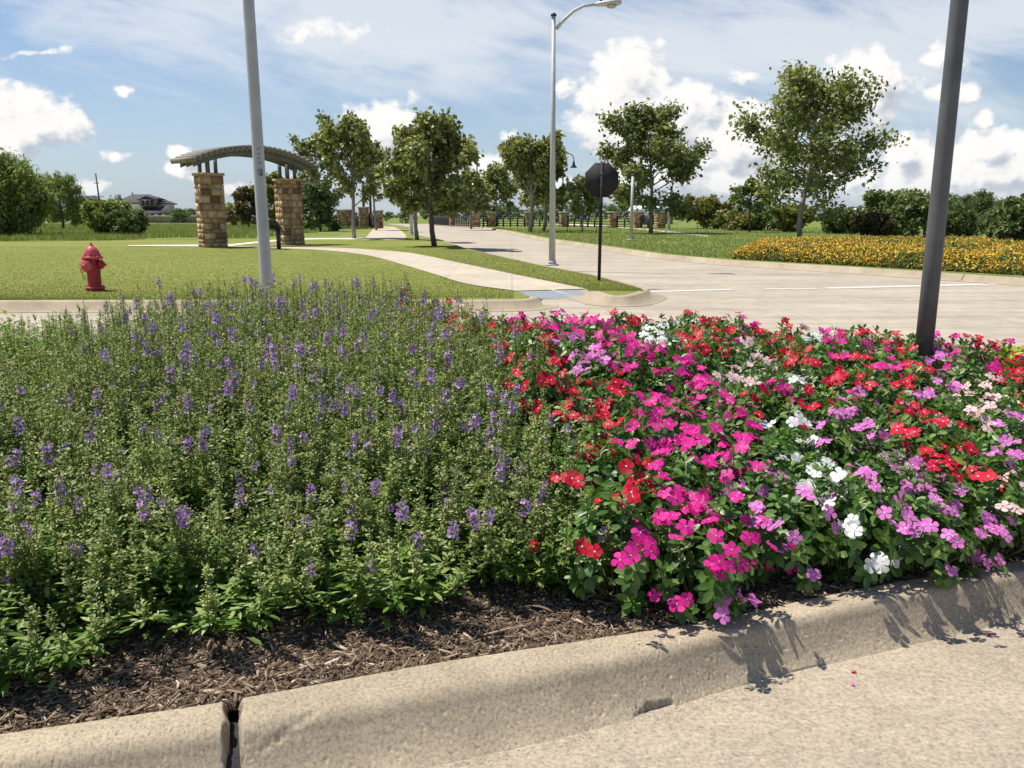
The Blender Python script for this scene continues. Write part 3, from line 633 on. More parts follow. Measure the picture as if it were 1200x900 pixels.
def vin_flower(seed, col):
    r_ = random.Random(seed); b = MB(); s_ = .0265
    for k in range(5):
        an = math.radians(72*k)+r_.uniform(-.08, .08); c, sn = math.cos(an), math.sin(an); cup = r_.uniform(-.28, .25)
        o_ = [(.02, 0, 0), (.40, .23, .03), (.74, .47, .5), (.98, .38, .8), (1.08, .05, 1), (.97, -.24, .8), (.70, -.40, .5), (.38, -.22, .03), (.6, .02, .1)]
        v = [((x*c-y*sn)*s_, (x*sn+y*c)*s_, (cup*z+.015*k)*s_) for x, y, z in o_]
        b.add(v, [(0, 8, 1), (1, 8, 2), (2, 8, 3), (3, 8, 4), (4, 8, 5), (5, 8, 6), (6, 8, 7), (7, 8, 0)], 0)
    er = .15 if col in ('lilac', 'red') else (.2 if col == 'pale' else .09)
    b.add([(math.cos(t)*s_*(er if k % 2 else er*.5), math.sin(t)*s_*(er if k % 2 else er*.5), .10*s_) for k, t in enumerate(np.linspace(0, 6.283, 11)[:-1])], [tuple(range(10))], 1)
    b.tube([(0, 0, -.022), (0, 0, 0)], [.0012, .0018], 5, 2, False)
    o = b.build('flower', [PET[col], M['eye_red'] if col in ('pale',) else M['eye_white'], M['stem']], smooth=True); me = o.data; bpy.data.objects.remove(o); return me
VIN = [vin_foliage(200+i) for i in range(7)]
FLW = {c: [vin_flower(i, c) for i in range(6)] for c in ('red', 'magenta', 'lilac', 'white', 'pale')}
SEEDS = [(640, 440, 'R'), (670, 510, 'R'), (700, 530, 'R'), (730, 580, 'R'), (690, 600, 'R'), (660, 565, 'R'), (715, 460, 'R'), (730, 420, 'M'), (760, 450, 'M'), (800, 480, 'M'), (830, 560, 'M'), (860, 610, 'M'), (790, 600, 'M'), (850, 670, 'M'), (790, 650, 'M'), (800, 690, 'M'), (760, 520, 'M'), (880, 590, 'L'),
         (920, 610, 'L'), (940, 650, 'L'), (980, 670, 'L'), (890, 710, 'L'), (870, 640, 'M'), (870, 420, 'P'), (840, 405, 'R'), (890, 440, 'P'), (940, 455, 'W'), (915, 520, 'W'), (960, 565, 'W'), (990, 500, 'L'), (1030, 540, 'L'), (1060, 600, 'L'), (1100, 580, 'L'),
         (1120, 610, 'L'), (1000, 600, 'W'), (1010, 655, 'W'), (1060, 510, 'R'), (1100, 520, 'R'), (1120, 550, 'R'), (1150, 575, 'R'), (1165, 520, 'P'), (1185, 560, 'P'), (1195, 600, 'P'), (1185, 530, 'L'), (1100, 450, 'L'), (1130, 475, 'P'), (1080, 440, 'R'), (1000, 430, 'R'), (955, 400, 'W'),
         (900, 390, 'R'), (1000, 390, 'R'), (1050, 405, 'R'), (1140, 400, 'R'), (820, 380, 'R'), (740, 375, 'R'), (770, 395, 'W'), (700, 385, 'M'), (660, 385, 'M'), (600, 375, 'M'), (620, 400, 'R'), (560, 370, 'P'), (500, 355, 'R'), (560, 390, 'R'), (680, 420, 'L'), (1180, 440, 'R'), (1160, 425, 'M'), (1120, 415, 'M'), (1030, 420, 'M'), (980, 410, 'M'), (860, 385, 'M'), (1150, 450, 'P'), (1090, 425, 'L'), (930, 425, 'R'), (960, 470, 'R'), (900, 480, 'R'), (850, 500, 'M'), (915, 465, 'M'), (780, 430, 'M'), (865, 540, 'M'), (1230, 580, 'P'), (1240, 520, 'L'), (1300, 480, 'R')]
CN = {'R': 'red', 'M': 'magenta', 'L': 'lilac', 'W': 'white', 'P': 'pale'}
CT = {'red': 'bright red', 'magenta': 'hot magenta', 'lilac': 'lilac', 'white': 'white', 'pale': 'pale pink'}
WGT = {'R': 1.0, 'M': 1.0, 'L': 1.08, 'W': .82, 'P': .95}
def pick(px, py, jit): return CN[min(SEEDS, key=lambda s_: (math.hypot(s_[0]-px, (s_[1]-py)*1.3)+rnd.uniform(0, jit))/WGT[s_[2]])[2]]
def vin_ok(x, y):
    ov = .12 if x < .42 else .07
    if .42 < x < 1.0: ov = .03
    lo = near_y(x)+ov
    return x < 5.6 and lo < y < far_y(x)-.02 and x > bound_x(y)+.06 and x < y*.66+1.9
vins = place_grid(.275, .06, vin_ok); vins += [(-.72, 6.5), (-.95, 6.8), (.12, 4.4), (-.3, 5.5), (-.85, 7.2), (-.45, 6.3)]
vins.sort(key=lambda p: p[1])
for (x, y) in vins:
    z = gz(x, y)-.015; hs = rnd.uniform(.92, 1.12)*(1.0+(.22 if x < 1.6 else .12)*max(0, min(1, (y-near_y(x)-.5)/2)))
    if y > 5.9 and x < .8: hs *= (1.1 if x < bound_x(y)+.05 else .92)
    if x < bound_x(y): hs *= 1.12
    me, tips = VIN[rnd.randrange(7)]; px, py = proj((x, y-.05, z+.36*hs))
    c = pick(px, py, 4)
    yaw = rnd.uniform(0, 6.28); t = empty('periwinkle_plant', (x, y, z), yaw); w = rnd.uniform(.95, 1.12); t.scale = (w, w, hs)
    link('foliage', me, t); bpy_m = Matrix.LocRotScale(t.location, t.rotation_euler, t.scale); cand = list(range(len(tips))); rnd.shuffle(cand); nf = rnd.randint(15, 25) if c in ('magenta', 'lilac') else rnd.randint(12, 20)
    if y > 4.3: nf -= 1
    if y-near_y(x) < .5: nf += 4
    used = 0; tally = {}
    rotm = Matrix.Rotation(yaw, 3, 'Z')
    cand.sort(key=lambda i: -(0.6*rnd.random()+ (rotm @ Vector(tips[i][1])).dot(Vector((.1, -.9, .25) if y-near_y(x) < .5 else (0, -.6, .8)))*.7))
    for i in cand:
        for q_ in range(rnd.choice((1, 2, 2, 3))):
            if used >= nf: break
            tp, ax = tips[i]; ax = Vector(ax)
            wp = bpy_m @ Vector(tp); fp = proj(wp); fc = pick(fp[0], fp[1], 16); tally[fc] = tally.get(fc, 0)+1
            d = (ax+Vector((rnd.uniform(-.7, .7), rnd.uniform(-.7, .7), .1))).normalized()
            f = link('flower', FLW[fc][rnd.randrange(6)], t); f.location = Vector(tp)+ax*.03+Vector((rnd.uniform(-.026, .026), rnd.uniform(-.026, .026), .004))*(1+q_)
            f.rotation_euler = (d.to_track_quat('Z', 'Y').to_matrix() @ Matrix.Rotation(rnd.uniform(0, 6.28), 3, 'Z')).to_euler()
            s_ = rnd.uniform(.88, 1.18); f.scale = (s_, s_, s_/hs); used += 1
    d = y-near_y(x); c = max(tally, key=tally.get) if tally else c
    if d < .45: row = 'front row at kerb'
    elif y > far_y(x)-.4: row = 'along back edge'
    elif x < bound_x(y)+.35: row = 'beside the angelonias'
    elif d < 1.1: row = 'behind the front row'
    elif x > 2.3 and abs(x-2.98) < .8 and y > 4.6: row = 'around the dark pole'
    else: row = 'mid-bed'
    side = 'left' if px < 760 else ('centre left' if px < 880 else ('centre right' if px < 1010 else ('right' if px < 1120 else 'far right')))
    tag(t, f'periwinkle with mostly {CT[c]} flowers, {row}, {side} of planting', 'periwinkle', 'periwinkles massed in the bed')

# lime-leaved plants at the back right, yellow lantana at the far left
for k, (px, py, Y) in enumerate([(1187, 412, 5.3), (1163, 414, 5.45), (1206, 420, 5.1)]):
    p = up(px, py, Y); b = MB(); n = 130; a = rng.uniform(0, 6.28, n); rr = .16*np.sqrt(rng.uniform(0, 1, n)); hh = (p.z-.22)+.0*rr-rr*.6-rng.uniform(0, .25, n)
    b.scatter(VT, VFc, np.c_[np.cos(a)*rr, np.sin(a)*rr, hh], np.c_[np.cos(a), np.sin(a), rng.uniform(.1, 1, n)], np.c_[rng.normal(0, .3, (n, 2)), np.ones(n)], rng.uniform(.05, .085, n), 1)
    b.tube([(0, 0, 0), (0, 0, p.z-.35)], [.008, .004], 6, 0)
    t = empty('lime_leaf_plant', (p.x, Y, gz(p.x, Y)), 0, ['lime green leafy plant at the back right edge of the bed', 'small lime green plant nearest the dark pole', 'lime green plant cut by the right edge of the picture'][k], 'foliage plant', 'lime-leaved plants')
    b.build('foliage', [M['stem'], M['lime']], t)
for k, (px, py, Y) in enumerate([(3, 362, 4.9), (16, 380, 4.7), (-18, 368, 4.8)]):
    p = up(px, py, Y); t = empty('yellow_lantana', (p.x, Y, gz(p.x, Y)), 0, ['yellow-flowered lantana at the far left, the tallest', 'low yellow-flowered lantana in front at the far left', 'yellow lantana beyond the left edge'][k], 'lantana', 'yellow lantanas at the left end')
    b = MB(); n = 260; a = rng.uniform(0, 6.28, n); rr = .2*np.sqrt(rng.uniform(0, 1, n)); top = p.z-gz(p.x, Y); hh = np.maximum(.02, top-rr*.8-np.abs(rng.normal(0, .16, n)))
    b.scatter(LT, LF, np.c_[np.cos(a)*rr, np.sin(a)*rr, hh], np.c_[np.cos(a), np.sin(a), rng.uniform(-.2, 1, n)], np.c_[rng.normal(0, .3, (n, 2)), np.ones(n)], rng.uniform(.04, .06, n), 1); b.tube([(0, 0, 0), (0, 0, top*.9)], [.006, .003], 5, 0)
    b.build('foliage', [M['stem'], M['ang_leaf']], t)
    for j in range(9):
        b2 = MB(); m_ = 16; aa = rng.uniform(0, 6.28, m_); el = rng.uniform(.1, 1.5, m_); N = np.c_[np.cos(aa)*np.cos(el), np.sin(aa)*np.cos(el), np.sin(el)]
        b2.scatter(DT, DF, N*.012, np.cross(N, rdir(m_)), N, np.full(m_, .014)); f = b2.build('flower_head', M['lan_yel'], t)
        r_ = .18*math.sqrt(rnd.random()); th = rnd.uniform(0, 6.28); f.location = (math.cos(th)*r_, math.sin(th)*r_, top-r_*.6-.02*j*.5)

# fallen petals on the gutter
for k, (px, py, c, lb) in enumerate([(1001, 787, 'red', 'crimson fallen petal on the gutter by the kerb'), (1000, 802, 'lilac', 'lilac and white fallen petal on the roadway'), (1159, 743, 'magenta', 'bright magenta fallen petal near the right edge'), (1172, 660, 'magenta', 'fallen magenta petal lying on the kerb top at right'), (748, 753, 'white', 'tiny pale fallen petal on the kerb top')]):
    z = .008 if k < 3 else .155; p = at(px, py, z); b = MB(); c_ = []
    m_ = 9; v = [(math.cos(t)*.011*(1+.3*math.cos(t)), math.sin(t)*.007, .003*math.cos(2*t)) for t in np.linspace(0, 6.283, m_+1)[:-1]]+[(0, 0, .001)]
    b.add(v, [(i, (i+1) % m_, m_) for i in range(m_)]); o = b.build('fallen_petal', PET[c], smooth=True, loc=p); o.rotation_euler = (.25, -.1, rnd.uniform(0, 6)); s_ = .5 if k == 4 else 1; o.scale = (s_,)*3
    tag(o, lb, 'petal', 'fallen petals')

# ------------------------------------------------------------------ lantana bed across the road (ground cover)
bed_front = [P(858, 303.5), P(1000, 311.5), P(1200, 323), P(1420, 335)]; bed_back = [P(880, 290), P(1000, 284.5), P(1200, 286), P(1420, 288)]
def bedpt(u, v):
    x = np.interp(u, [0, .25, .6, 1], [p[0] for p in bed_front]); y = np.interp(u, [0, .25, .6, 1], [p[1] for p in bed_front])
    x2 = np.interp(u, [0, .25, .6, 1], [p[0] for p in bed_back]); y2 = np.interp(u, [0, .25, .6, 1], [p[1] for p in bed_back])
    return x+(x2-x)*v, y+(y2-y)*v
n = 90000; u = rng.uniform(0, 1, n); v = rng.uniform(0, 1, n)**1.5; X, Y = bedpt(u, v)
hm = np.array([noise.noise(Vector((a*.9, c*.9, 0)))*.09+noise.noise(Vector((a*2.6, c*2.6, 5)))*.06 for a, c in zip(X, Y)])
edge = np.minimum(1, np.minimum(v/.05, np.minimum(u/.02, (1-v)/.05+.3))); Ztop = .15+(.36+hm)*np.sqrt(np.clip(edge, 0, 1)); z = .15+(Ztop-.15)*rng.uniform(0, 1, n)**.25
b = MB(); D_ = rdir(n); D_[:, 2] *= .4; b.scatter(DT, DF, np.c_[X, Y, z], D_, np.c_[rng.normal(0, .6, (n, 2)), np.ones(n)], rng.uniform(.05, .11, n), 0)
m_ = 60000; idx = rng.choice(n, m_, replace=False); dens = np.array([noise.noise(Vector((X[i]*.5, Y[i]*.8, 9))) for i in idx]); idx = idx[dens+rng.uniform(-.35, .5, m_)-.2*(X[idx] > 14) > -.2]
m_ = len(idx); b.scatter(DT, DF, np.c_[X[idx], Y[idx], Ztop[idx]+rng.uniform(-.08, .035, m_)], rdir(m_), np.c_[rng.normal(0, .5, (m_, 2)), np.ones(m_)], rng.uniform(.05, .085, m_), 1)
stuff(b.build('lantana_ground_cover', [M['lan_leaf'], M['lan_yel']]), 'long bed of low yellow and orange lantana across the road', 'lantana bed')
gb = MB(); gu = np.linspace(0, 1, 60); gv = np.linspace(0, 1, 16); vv_ = []
for a in gu:
    for c in gv:
        x_, y_ = bedpt(a, c); vv_.append((x_, y_, .16+(.2 if 0 < c < 1 and 0 < a < 1 else 0)))
gb.add(vv_, [(i*16+j, (i+1)*16+j, (i+1)*16+j+1, i*16+j+1) for i in range(59) for j in range(15)]); struct(gb.build('flower_bed_soil', M['soil']))

# grass blades
def grass_stuff(name, n, fx, hgt, wid, mat, label, bend=.5):
    X, Y = fx(n); n = len(X); a = rng.uniform(0, 6.28, n); Hh = rng.uniform(.5, 1.2, n)*hgt; b = MB()
    b.scatter([(0, -.5, 0), (0, .5, 0), (1, 0, 0)], [(0, 1, 2)], np.c_[X, Y, np.full(n, .152)], np.c_[rng.normal(0, bend, (n, 2)), np.ones(n)], np.c_[np.cos(a), np.sin(a), np.zeros(n)], np.c_[Hh, np.full(n, wid), np.ones(n)])
    stuff(b.build(name, mat), label, 'grass')
def in_lawn(n):
    u = rng.uniform(0, 1, n)**2.2; Y = 13.78+u*24; X = -(rng.uniform(-.02, .72, n))*Y
    xl = np.interp(Y, [p[1] for p in sw_lo], [p[0] for p in sw_lo]); k = X < xl-.05; k &= Y > np.interp(X, [-90, -30, -8.6, 0], [12.8, 13.5, 13.74, 14.1])+.03
    return X[k], Y[k]
grass_stuff('lawn_grass', 120000, in_lawn, .022, .012, M['grass'], 'short mown grass of the lawn around the hydrant')
def in_strip(n):
    Y = 15.2+rng.uniform(0, 1, n)**1.5*22; l_ = np.interp(Y, [p[1] for p in sw_hi], [p[0] for p in sw_hi]); le = sorted(ledge, key=lambda p: p[1]); r_ = np.interp(Y, [p[1] for p in le], [p[0] for p in le])
    t = rng.uniform(0, 1, n); X = l_+(r_-l_)*t; k = (r_ > l_) & (Y > 15.4); return X[k], Y[k]
grass_stuff('verge_grass', 26000, in_strip, .025, .012, M['grass'], 'short grass strip between the sidewalk and the road')
def in_meadow(n):
    Y = 44+rng.uniform(0, 1, n)**1.4*80; X = -Y*rng.uniform(.17, .78, n); nz = np.array([noise.noise(Vector((a*.22, c*.35, 3))) for a, c in zip(X, Y)]); k = (X < np.interp(Y, [44, 46.5, 52, 124], [-30, -23, -16.5, -19])+nz*6) & (nz+rng.uniform(-.25, .6, n) > 0); return X[k], Y[k]
grass_stuff('meadow_grass', 120000, in_meadow, .34, .06, M['tallgrass'], 'tall rough grass of the field beyond the lawn', .35)
def in_right(n):
    Y = rng.uniform(27, 92, n); rr_ = sorted(redge, key=lambda p: p[1]); X0 = np.interp(Y, [p[1] for p in rr_], [p[0] for p in rr_]); X = X0+.3+rng.uniform(0, 1, n)**1.2*(Y*.7-X0); return X, Y
grass_stuff('bank_grass', 60000, in_right, .12, .035, M['tallgrass'], 'green bank of grass on the right beyond the road', .5)

# ------------------------------------------------------------------ poles
p = up(312, 326, 8.4); top = up(285, 0, 8.4)
t = empty('light_pole', (p.x, 8.4, .14), 0, 'tall pale grey steel pole rising behind the violet flowers', 'pole')
b = MB(); r0_ = 7.9*8.4/FPX; sl_ = (top.x-p.x)/(top.z-p.z); x0 = -(p.z-.14)*sl_*.0
b.tube([((zz-p.z)*sl_*.18, 0, zz-.14) for zz in (.15, 1, 2.5, 4, 6, 9)], [.060, .059, .056, .053, .048, .042], 24); b.build('shaft', M['galv'], t, smooth=True)
b = MB(); b.box((0, 0, .015), (.34, .34, .03)); b.build('base_plate', M['galv'], t)
for k in range(4):
    b = MB(); b.lathe([(.016, 0), (.016, .05), (.008, .06)], 8, (math.cos(k*1.571+.785)*.19, math.sin(k*1.571+.785)*.19, .03)); b.build('anchor_bolt', M['darkmetal'], t)
# stencilled marks on the pole, read down the shaft
zc = up(297, 195, 8.4).z-.14
def text_mesh(txt, size, ext=.001):
    cu = bpy.data.curves.new('t', 'FONT'); cu.body = txt; cu.size = size; cu.extrude = ext; cu.align_x = 'CENTER'; cu.align_y = 'CENTER'
    o = bpy.data.objects.new('t', cu); COL.objects.link(o); bpy.context.view_layer.update(); me = bpy.data.meshes.new_from_object(o); bpy.data.objects.remove(o); return me
mk = text_mesh('09', .07); mk.materials.append(M['black']); o = link('stencilled_number', mk, t)
th = math.atan2(-8.4, -p.x)  # facing the camera
rr = .0555
o.location = (math.cos(th)*rr+.003, math.sin(th)*rr, zc-.06); o.rotation_euler = (Matrix.Rotation(th+math.pi/2, 3, 'Z') @ Matrix.Rotation(math.pi/2, 3, 'X') @ Matrix.Rotation(-math.pi/2, 3, 'Z')).to_euler()
b = MB()
for k in range(4): b.box((math.cos(th)*rr+.0, math.sin(th)*rr, zc+.03+k*.045), (.026, .004, .006), th+math.pi/2)
b.build('stencilled_dashes', M['darkmetal'], t)

p = up(1083, 405, 5.25); t = empty('dark_pole', (p.x, 5.25, gz(p.x, 5.25)), 0, 'tall dark bronze pole standing in the red and pink flowers at right', 'pole')
b = MB(); b.tube([(0, 0, 0), (0, 0, 1), (0, 0, 2.5), (.01, 0, 4), (.02, 0, 8)], [.055, .054, .050, .046, .038], 24); b.build('shaft', M['bronze'], t, smooth=True)
b = MB(); b.lathe([(.13, 0), (.13, .03), (.09, .05), (.08, .1)], 24); b.build('base_collar', M['bronze'], t, smooth=True)

# street lamp
p = at(647, 311, .15); Y = p.y; t = empty('street_lamp', p, 0, 'tall galvanised street lamp with curved arm on the grass strip', 'street lamp')
zt = up(651, 19, Y).z-.15; xo = up(651, 19, Y).x-p.x-.05
b = MB(); b.tube([(0, 0, 0), (xo*.5, 0, zt*.5), (xo, 0, zt)], [.095, .07, .05], 16); b.build('pole', M['galv'], t, smooth=True)
b = MB(); b.lathe([(.078, 0), (.078, .05), (.02, .09)], 12, (xo, 0, zt)); b.build('pole_cap', M['darkmetal'], t)
b = MB(); b.box((0, 0, .02), (.36, .36, .04)); b.box((0, 0, .08), (.22, .22, .08)); b.build('base_plate', M['galv'], t)
pts = [up(a, c, Y)-p for a, c in [(652, 34), (660, 24), (672, 13), (684, 7), (699, 5)]]
b = MB(); b.tube(pts, [.05, .046, .042, .04, .035], 10); b.build('arm', M['galv'], t, smooth=True)
c = up(713, 4.5, Y)-p; b = MB(); v = []; f = []; NS = 12
for i, (s_, w, h_) in enumerate([(-.36, .05, .05), (-.3, .09, .07), (-.12, .13, .09), (.08, .17, .11), (.24, .17, .10), (.34, .10, .06)]):
    for k in range(NS):
        a = 2*math.pi*k/NS; v.append((c.x+s_, c.y+math.cos(a)*w, c.z+s_*.08+math.sin(a)*h_*(1 if math.sin(a) > 0 else .55)))
for i in range(5):
    for k in range(NS): f.append((i*NS+k, i*NS+(k+1) % NS, (i+1)*NS+(k+1) % NS, (i+1)*NS+k))
f += [tuple(range(NS))[::-1], tuple(range(5*NS, 6*NS))]; b.add(v, f); hd = b.build('lamp_head', M['galv'], t, smooth=True)
b = MB(); b.lathe([(.03, -.07), (.10, -.05), (.15, 0)], 14, (c.x+.08, c.y, c.z-.045)); b.build('lens', M['lens'], hd, smooth=True)
b = MB(); b.lathe([(.03, 0), (.035, .05), (.02, .07)], 10, (c.x-.2, c.y, c.z+.07)); b.build('photocell', M['darkmetal'], hd)

# stop sign seen from behind
p = at(702, 329, .15); t = empty('stop_sign', p, 0, 'black-backed octagonal stop sign seen from behind on a black post', 'sign')
Y = p.y; tc_ = up(706, 211, Y)-p; lean = tc_.x/tc_.z
b = MB(); b.box((0, 0, 0), (.075, .075, .01)); m4 = Matrix.Identity(3)
b = MB(); b.tube([(0, 0, 0), (lean*1.4*.3, 0, 1.4), (tc_.x*.6, 0, tc_.z+.36)], [.036, .036, .036], 8); b.build('post', M['black'], t)
b = MB(); rr = .385; v = [(tc_.x*.6+math.cos(R(22.5+45*k))*rr, yy, tc_.z+math.sin(R(22.5+45*k))*rr) for yy in (.045, .052) for k in range(8)]
b.add(v, [tuple(range(8)), tuple(range(8, 16))[::-1]]+[(k, k+8, (k+1) % 8+8, (k+1) % 8) for k in range(8)]); b.build('octagonal_plate', M['black'], t)
for zz in (.12, -.12):
    b = MB(); b.box((tc_.x*.6, .0, tc_.z+zz), (.10, .088, .03)); b.build('clamp', M['darkmetal'], t)

# hydrant
p = at(112, 340.5, .15); t = empty('fire_hydrant', p, R(-4), 'red fire hydrant with pale pink bonnet on the lawn', 'fire hydrant')
S_ = .90
def zs(l): return [(a*S_, c*S_) for a, c in l]
b = MB(); b.lathe(zs([(.185, 0), (.185, .035), (.17, .045), (.135, .05), (.132, .10), (.13, .60), (.135, .66), (.15, .68)]), 32); b.build('barrel', M['red'], t, smooth=True)
b = MB(); b.lathe(zs([(.19, .045), (.19, .075), (.15, .085)]), 32); fl_ = b.build('base_flange', M['redpale'], t, smooth=True)
for k in range(8):
    b = MB(); b.lathe(zs([(.016, .07), (.016, .105)]), 6, (math.cos(k*.785)*.165*S_, math.sin(k*.785)*.165*S_, 0)); b.build('bolt', M['red'], fl_)
b = MB(); b.lathe(zs([(.16, .66), (.205, .672), (.205, .70), (.165, .715), (.158, .76), (.14, .82), (.105, .88), (.06, .915), (.045, .925), (.045, .945), (.03, .95)]), 32); bo = b.build('bonnet', M['redpale'], t, smooth=True)
for k in range(8):
    b = MB(); b.lathe(zs([(.017, .645), (.017, .725)]), 6, (math.cos(k*.785+.3)*.186*S_, math.sin(k*.785+.3)*.186*S_, 0)); b.build('bolt', M['redpale'], bo)
for k in range(10):
    b = MB(); a = k*.628; b.box((math.cos(a)*.157*S_, math.sin(a)*.157*S_, .745*S_), (.018, .03, .02), a); b.build('raised_letter', M['red'], bo)
b = MB(); b.lathe(zs([(.028, .94), (.024, .99), (.022, .992)]), 5); b.build('operating_nut', M['redpale'], t)
for sx in (-1, 1):
    rot = Matrix.Rotation(sx*math.pi/2, 3, 'Y'); b = MB(); b.lathe(zs([(.075, .10), (.075, .15), (.092, .155), (.092, .20), (.07, .215), (.045, .25), (.022, .26), (.022, .285)]), 20, (0, 0, .545*S_), rot); b.build('side_nozzle_cap', M['redpale'] if sx < 0 else M['red'], t, smooth=True)  # lighter cap left, deeper red right: sunlit and shaded sides painted in
rot = Matrix.Rotation(R(-14), 3, 'Z') @ Matrix.Rotation(math.pi/2, 3, 'X')
b = MB(); b.lathe(zs([(.115, .09), (.115, .14), (.135, .145), (.135, .19), (.11, .205), (.08, .225), (.04, .235), (.026, .24), (.026, .27)]), 28, (0, 0, .525*S_), rot); b.build('pumper_nozzle_cap', M['redpale'], t, smooth=True)
for sx in (-1, 1):
    pts = [(sx*(.22-.1*k/8)*S_, -.10*S_, (.47-.22*math.sin(math.pi*k/8*.62))*S_) for k in range(9)]
    b = MB()
    for a, c in zip(pts, pts[1:]): b.tube([a, c], .0075, 5)
    b.build('chain', M['chain'], t)

# ------------------------------------------------------------------ stonework
def stone_block(b, size, rows, rz=0.0, c=(0, 0, 0), seed=0, proud=.025, mi=0):
    """clads a box standing on c with individually sized stones"""
    r_ = random.Random(seed); w, d, h = size; z = 0
    while z < h-.02:
        rh = min(rows*r_.uniform(.6, 1.35), h-z)
        if h-z-rh < rows*.4: rh = h-z
        for (ln, ax) in ((w, 0), (d, 1), (w, 2), (d, 3)):
            s_ = -ln/2
            while s_ < ln/2-.01:
                bw = min(rows*r_.uniform(.6, 2.0), ln/2-s_)
                if ln/2-s_-bw < rows*.4: bw = ln/2-s_
                pr = proud*r_.uniform(.5, 1.3); off = (d if ax in (0, 2) else w)/2
                a = {0: -math.pi/2, 1: 0, 2: math.pi/2, 3: math.pi}[ax]
                cc = Vector((math.cos(a)*(off), math.sin(a)*(off), z+rh/2))+Vector((-math.sin(a), math.cos(a), 0))*(s_+bw/2)
                q = Matrix.Rotation(rz, 3, 'Z') @ cc+Vector(c)
                b.box(q, (pr*2, bw-.02, rh-.02), rz+a, mi); s_ += bw
        z += rh
def pillar(name, loc, w, h, rz, label, group, rows, seed, cap=.12):
    t = empty(name, loc, rz, label, 'stone pillar', group)
    b = MB(); b.box((0, 0, h/2), (w-.03, w-.03, h)); b.build('mortar_core', M['mortar'], t)
    b = MB(); stone_block(b, (w, w, h), rows, 0, (0, 0, 0), seed); b.build('stone_facing', M['stone'], t)
    b = MB(); b.box((0, 0, h+cap/2), (w+.18, w+.18, cap)); b.build('cap_stone', M['cap'] if cap > .13 else M['stone'], t); return t
pl = at(250, 289.5, .15); pr_ = at(341, 286.5, .15)
axis = (pr_-pl).normalized(); az = math.atan2(axis.y, axis.x); cross = Vector((axis.y, -axis.x, 0))
hL = up(249, 206, pl.y).z-.15; hR = up(341, 212.5, pr_.y).z-.15
# the arch is one thing: pillars, posts, beams, slats
mid = (pl+pr_)/2; pg = empty('garden_arch', (mid.x, mid.y, .15), az, 'curved slatted pergola arch on two sandstone pillars across the lawn', 'pergola')
inv = Matrix.Rotation(-az, 3, 'Z')
for q, h, sd_ in ((pl, hL, 3), (pr_, hR, 8)):
    l_ = inv @ (q-mid); W_ = .96
    b = MB(); b.box((l_.x, l_.y, h/2), (W_-.03, W_-.03, h), R(-15)); stone_block(b, (W_, W_, h), .25, R(-15), (l_.x, l_.y, 0), sd_, .03, 1); pm = b.build('stone_pillar', [M['mortar'], M['stone']], pg)
    b = MB(); b.box((l_.x, l_.y, h+.055), (W_+.14, W_+.14, .11), R(-15)); b.build('cap_stone', M['stone'], pm)
zap = up(297, 172.5, mid.y).z-.15; zend = up(226, 184, mid.y-2.7).z-.15; half = 3.05; rise = (zap-zend)*1.0; Rr = (half**2+rise**2)/(2*rise)
def arch_z(s_): return zap-.16-(Rr-math.sqrt(max(0, Rr*Rr-s_*s_)))
print('arch', zap, zend, hL, hR, (pr_-pl).length)
for yy in (-.5, .02, .52):
    b = MB(); N = 40; v = []
    for i in range(N+1):
        s_ = -half*1.0+2*half*i/N; z = arch_z(s_); v += [(s_, yy-.035, z), (s_, yy+.035, z), (s_, yy+.035, z-.24), (s_, yy-.035, z-.24)]
    b.add(v, [(i*4+k, i*4+(k+1) % 4, (i+1)*4+(k+1) % 4, (i+1)*4+k) for i in range(N) for k in range(4)]+[(3, 2, 1, 0), (4*N, 4*N+1, 4*N+2, 4*N+3)]); b.build('curved_beam', M['beam'], pg)
for i in range(25):
    s_ = -half-.15+(2*half+.3)*i/24; sc_ = min(abs(s_), Rr*.98)*(1 if s_ > 0 else -1); sl_ = -sc_/math.sqrt(Rr*Rr-sc_*sc_); z = arch_z(min(abs(s_), half+.15))+.10
    b = MB(); b.box((0, 0, 0), (.13, 1.9, .20)); o = b.build('slat', M['timber'], pg, loc=(s_, 0, z)); o.rotation_euler = (0, -math.atan(sl_), 0)
for q, h in ((pl, hL), (pr_, hR)):
    l_ = inv @ (q-mid)
    for dx in (-.2, .2):
        for dy in (-.3, .3):
            z1 = arch_z(l_.x+dx)-.2; b = MB(); b.box((l_.x+dx, dy, (h+.1+z1)/2), (.12, .12, z1-h-.1)); b.build('post', M['beam'], pg)
# reading board
p = at(327, 292, .15); t = empty('information_board', p, R(-20), 'black tilted information board on a single black post near the arch', 'sign')
b = MB(); b.box((0, 0, .42), (.14, .10, .84)); b.build('post', M['darkmetal'], t)
mt = Matrix.Rotation(R(-24), 3, 'Y') @ Matrix.Rotation(R(0), 3, 'X')
b = MB(); b.box((-.48, 0, 1.02), (1.25, .8, .07), mat=Matrix.Rotation(R(12), 3, 'Y') @ Matrix.Rotation(R(-36), 3, 'X')); b.build('display_panel', M['darkmetal'], t)
b = MB(); b.box((-.2, 0, .86), (.5, .08, .08), mat=Matrix.Rotation(R(17), 3, 'Y')); b.build('bracket', M['darkmetal'], t)

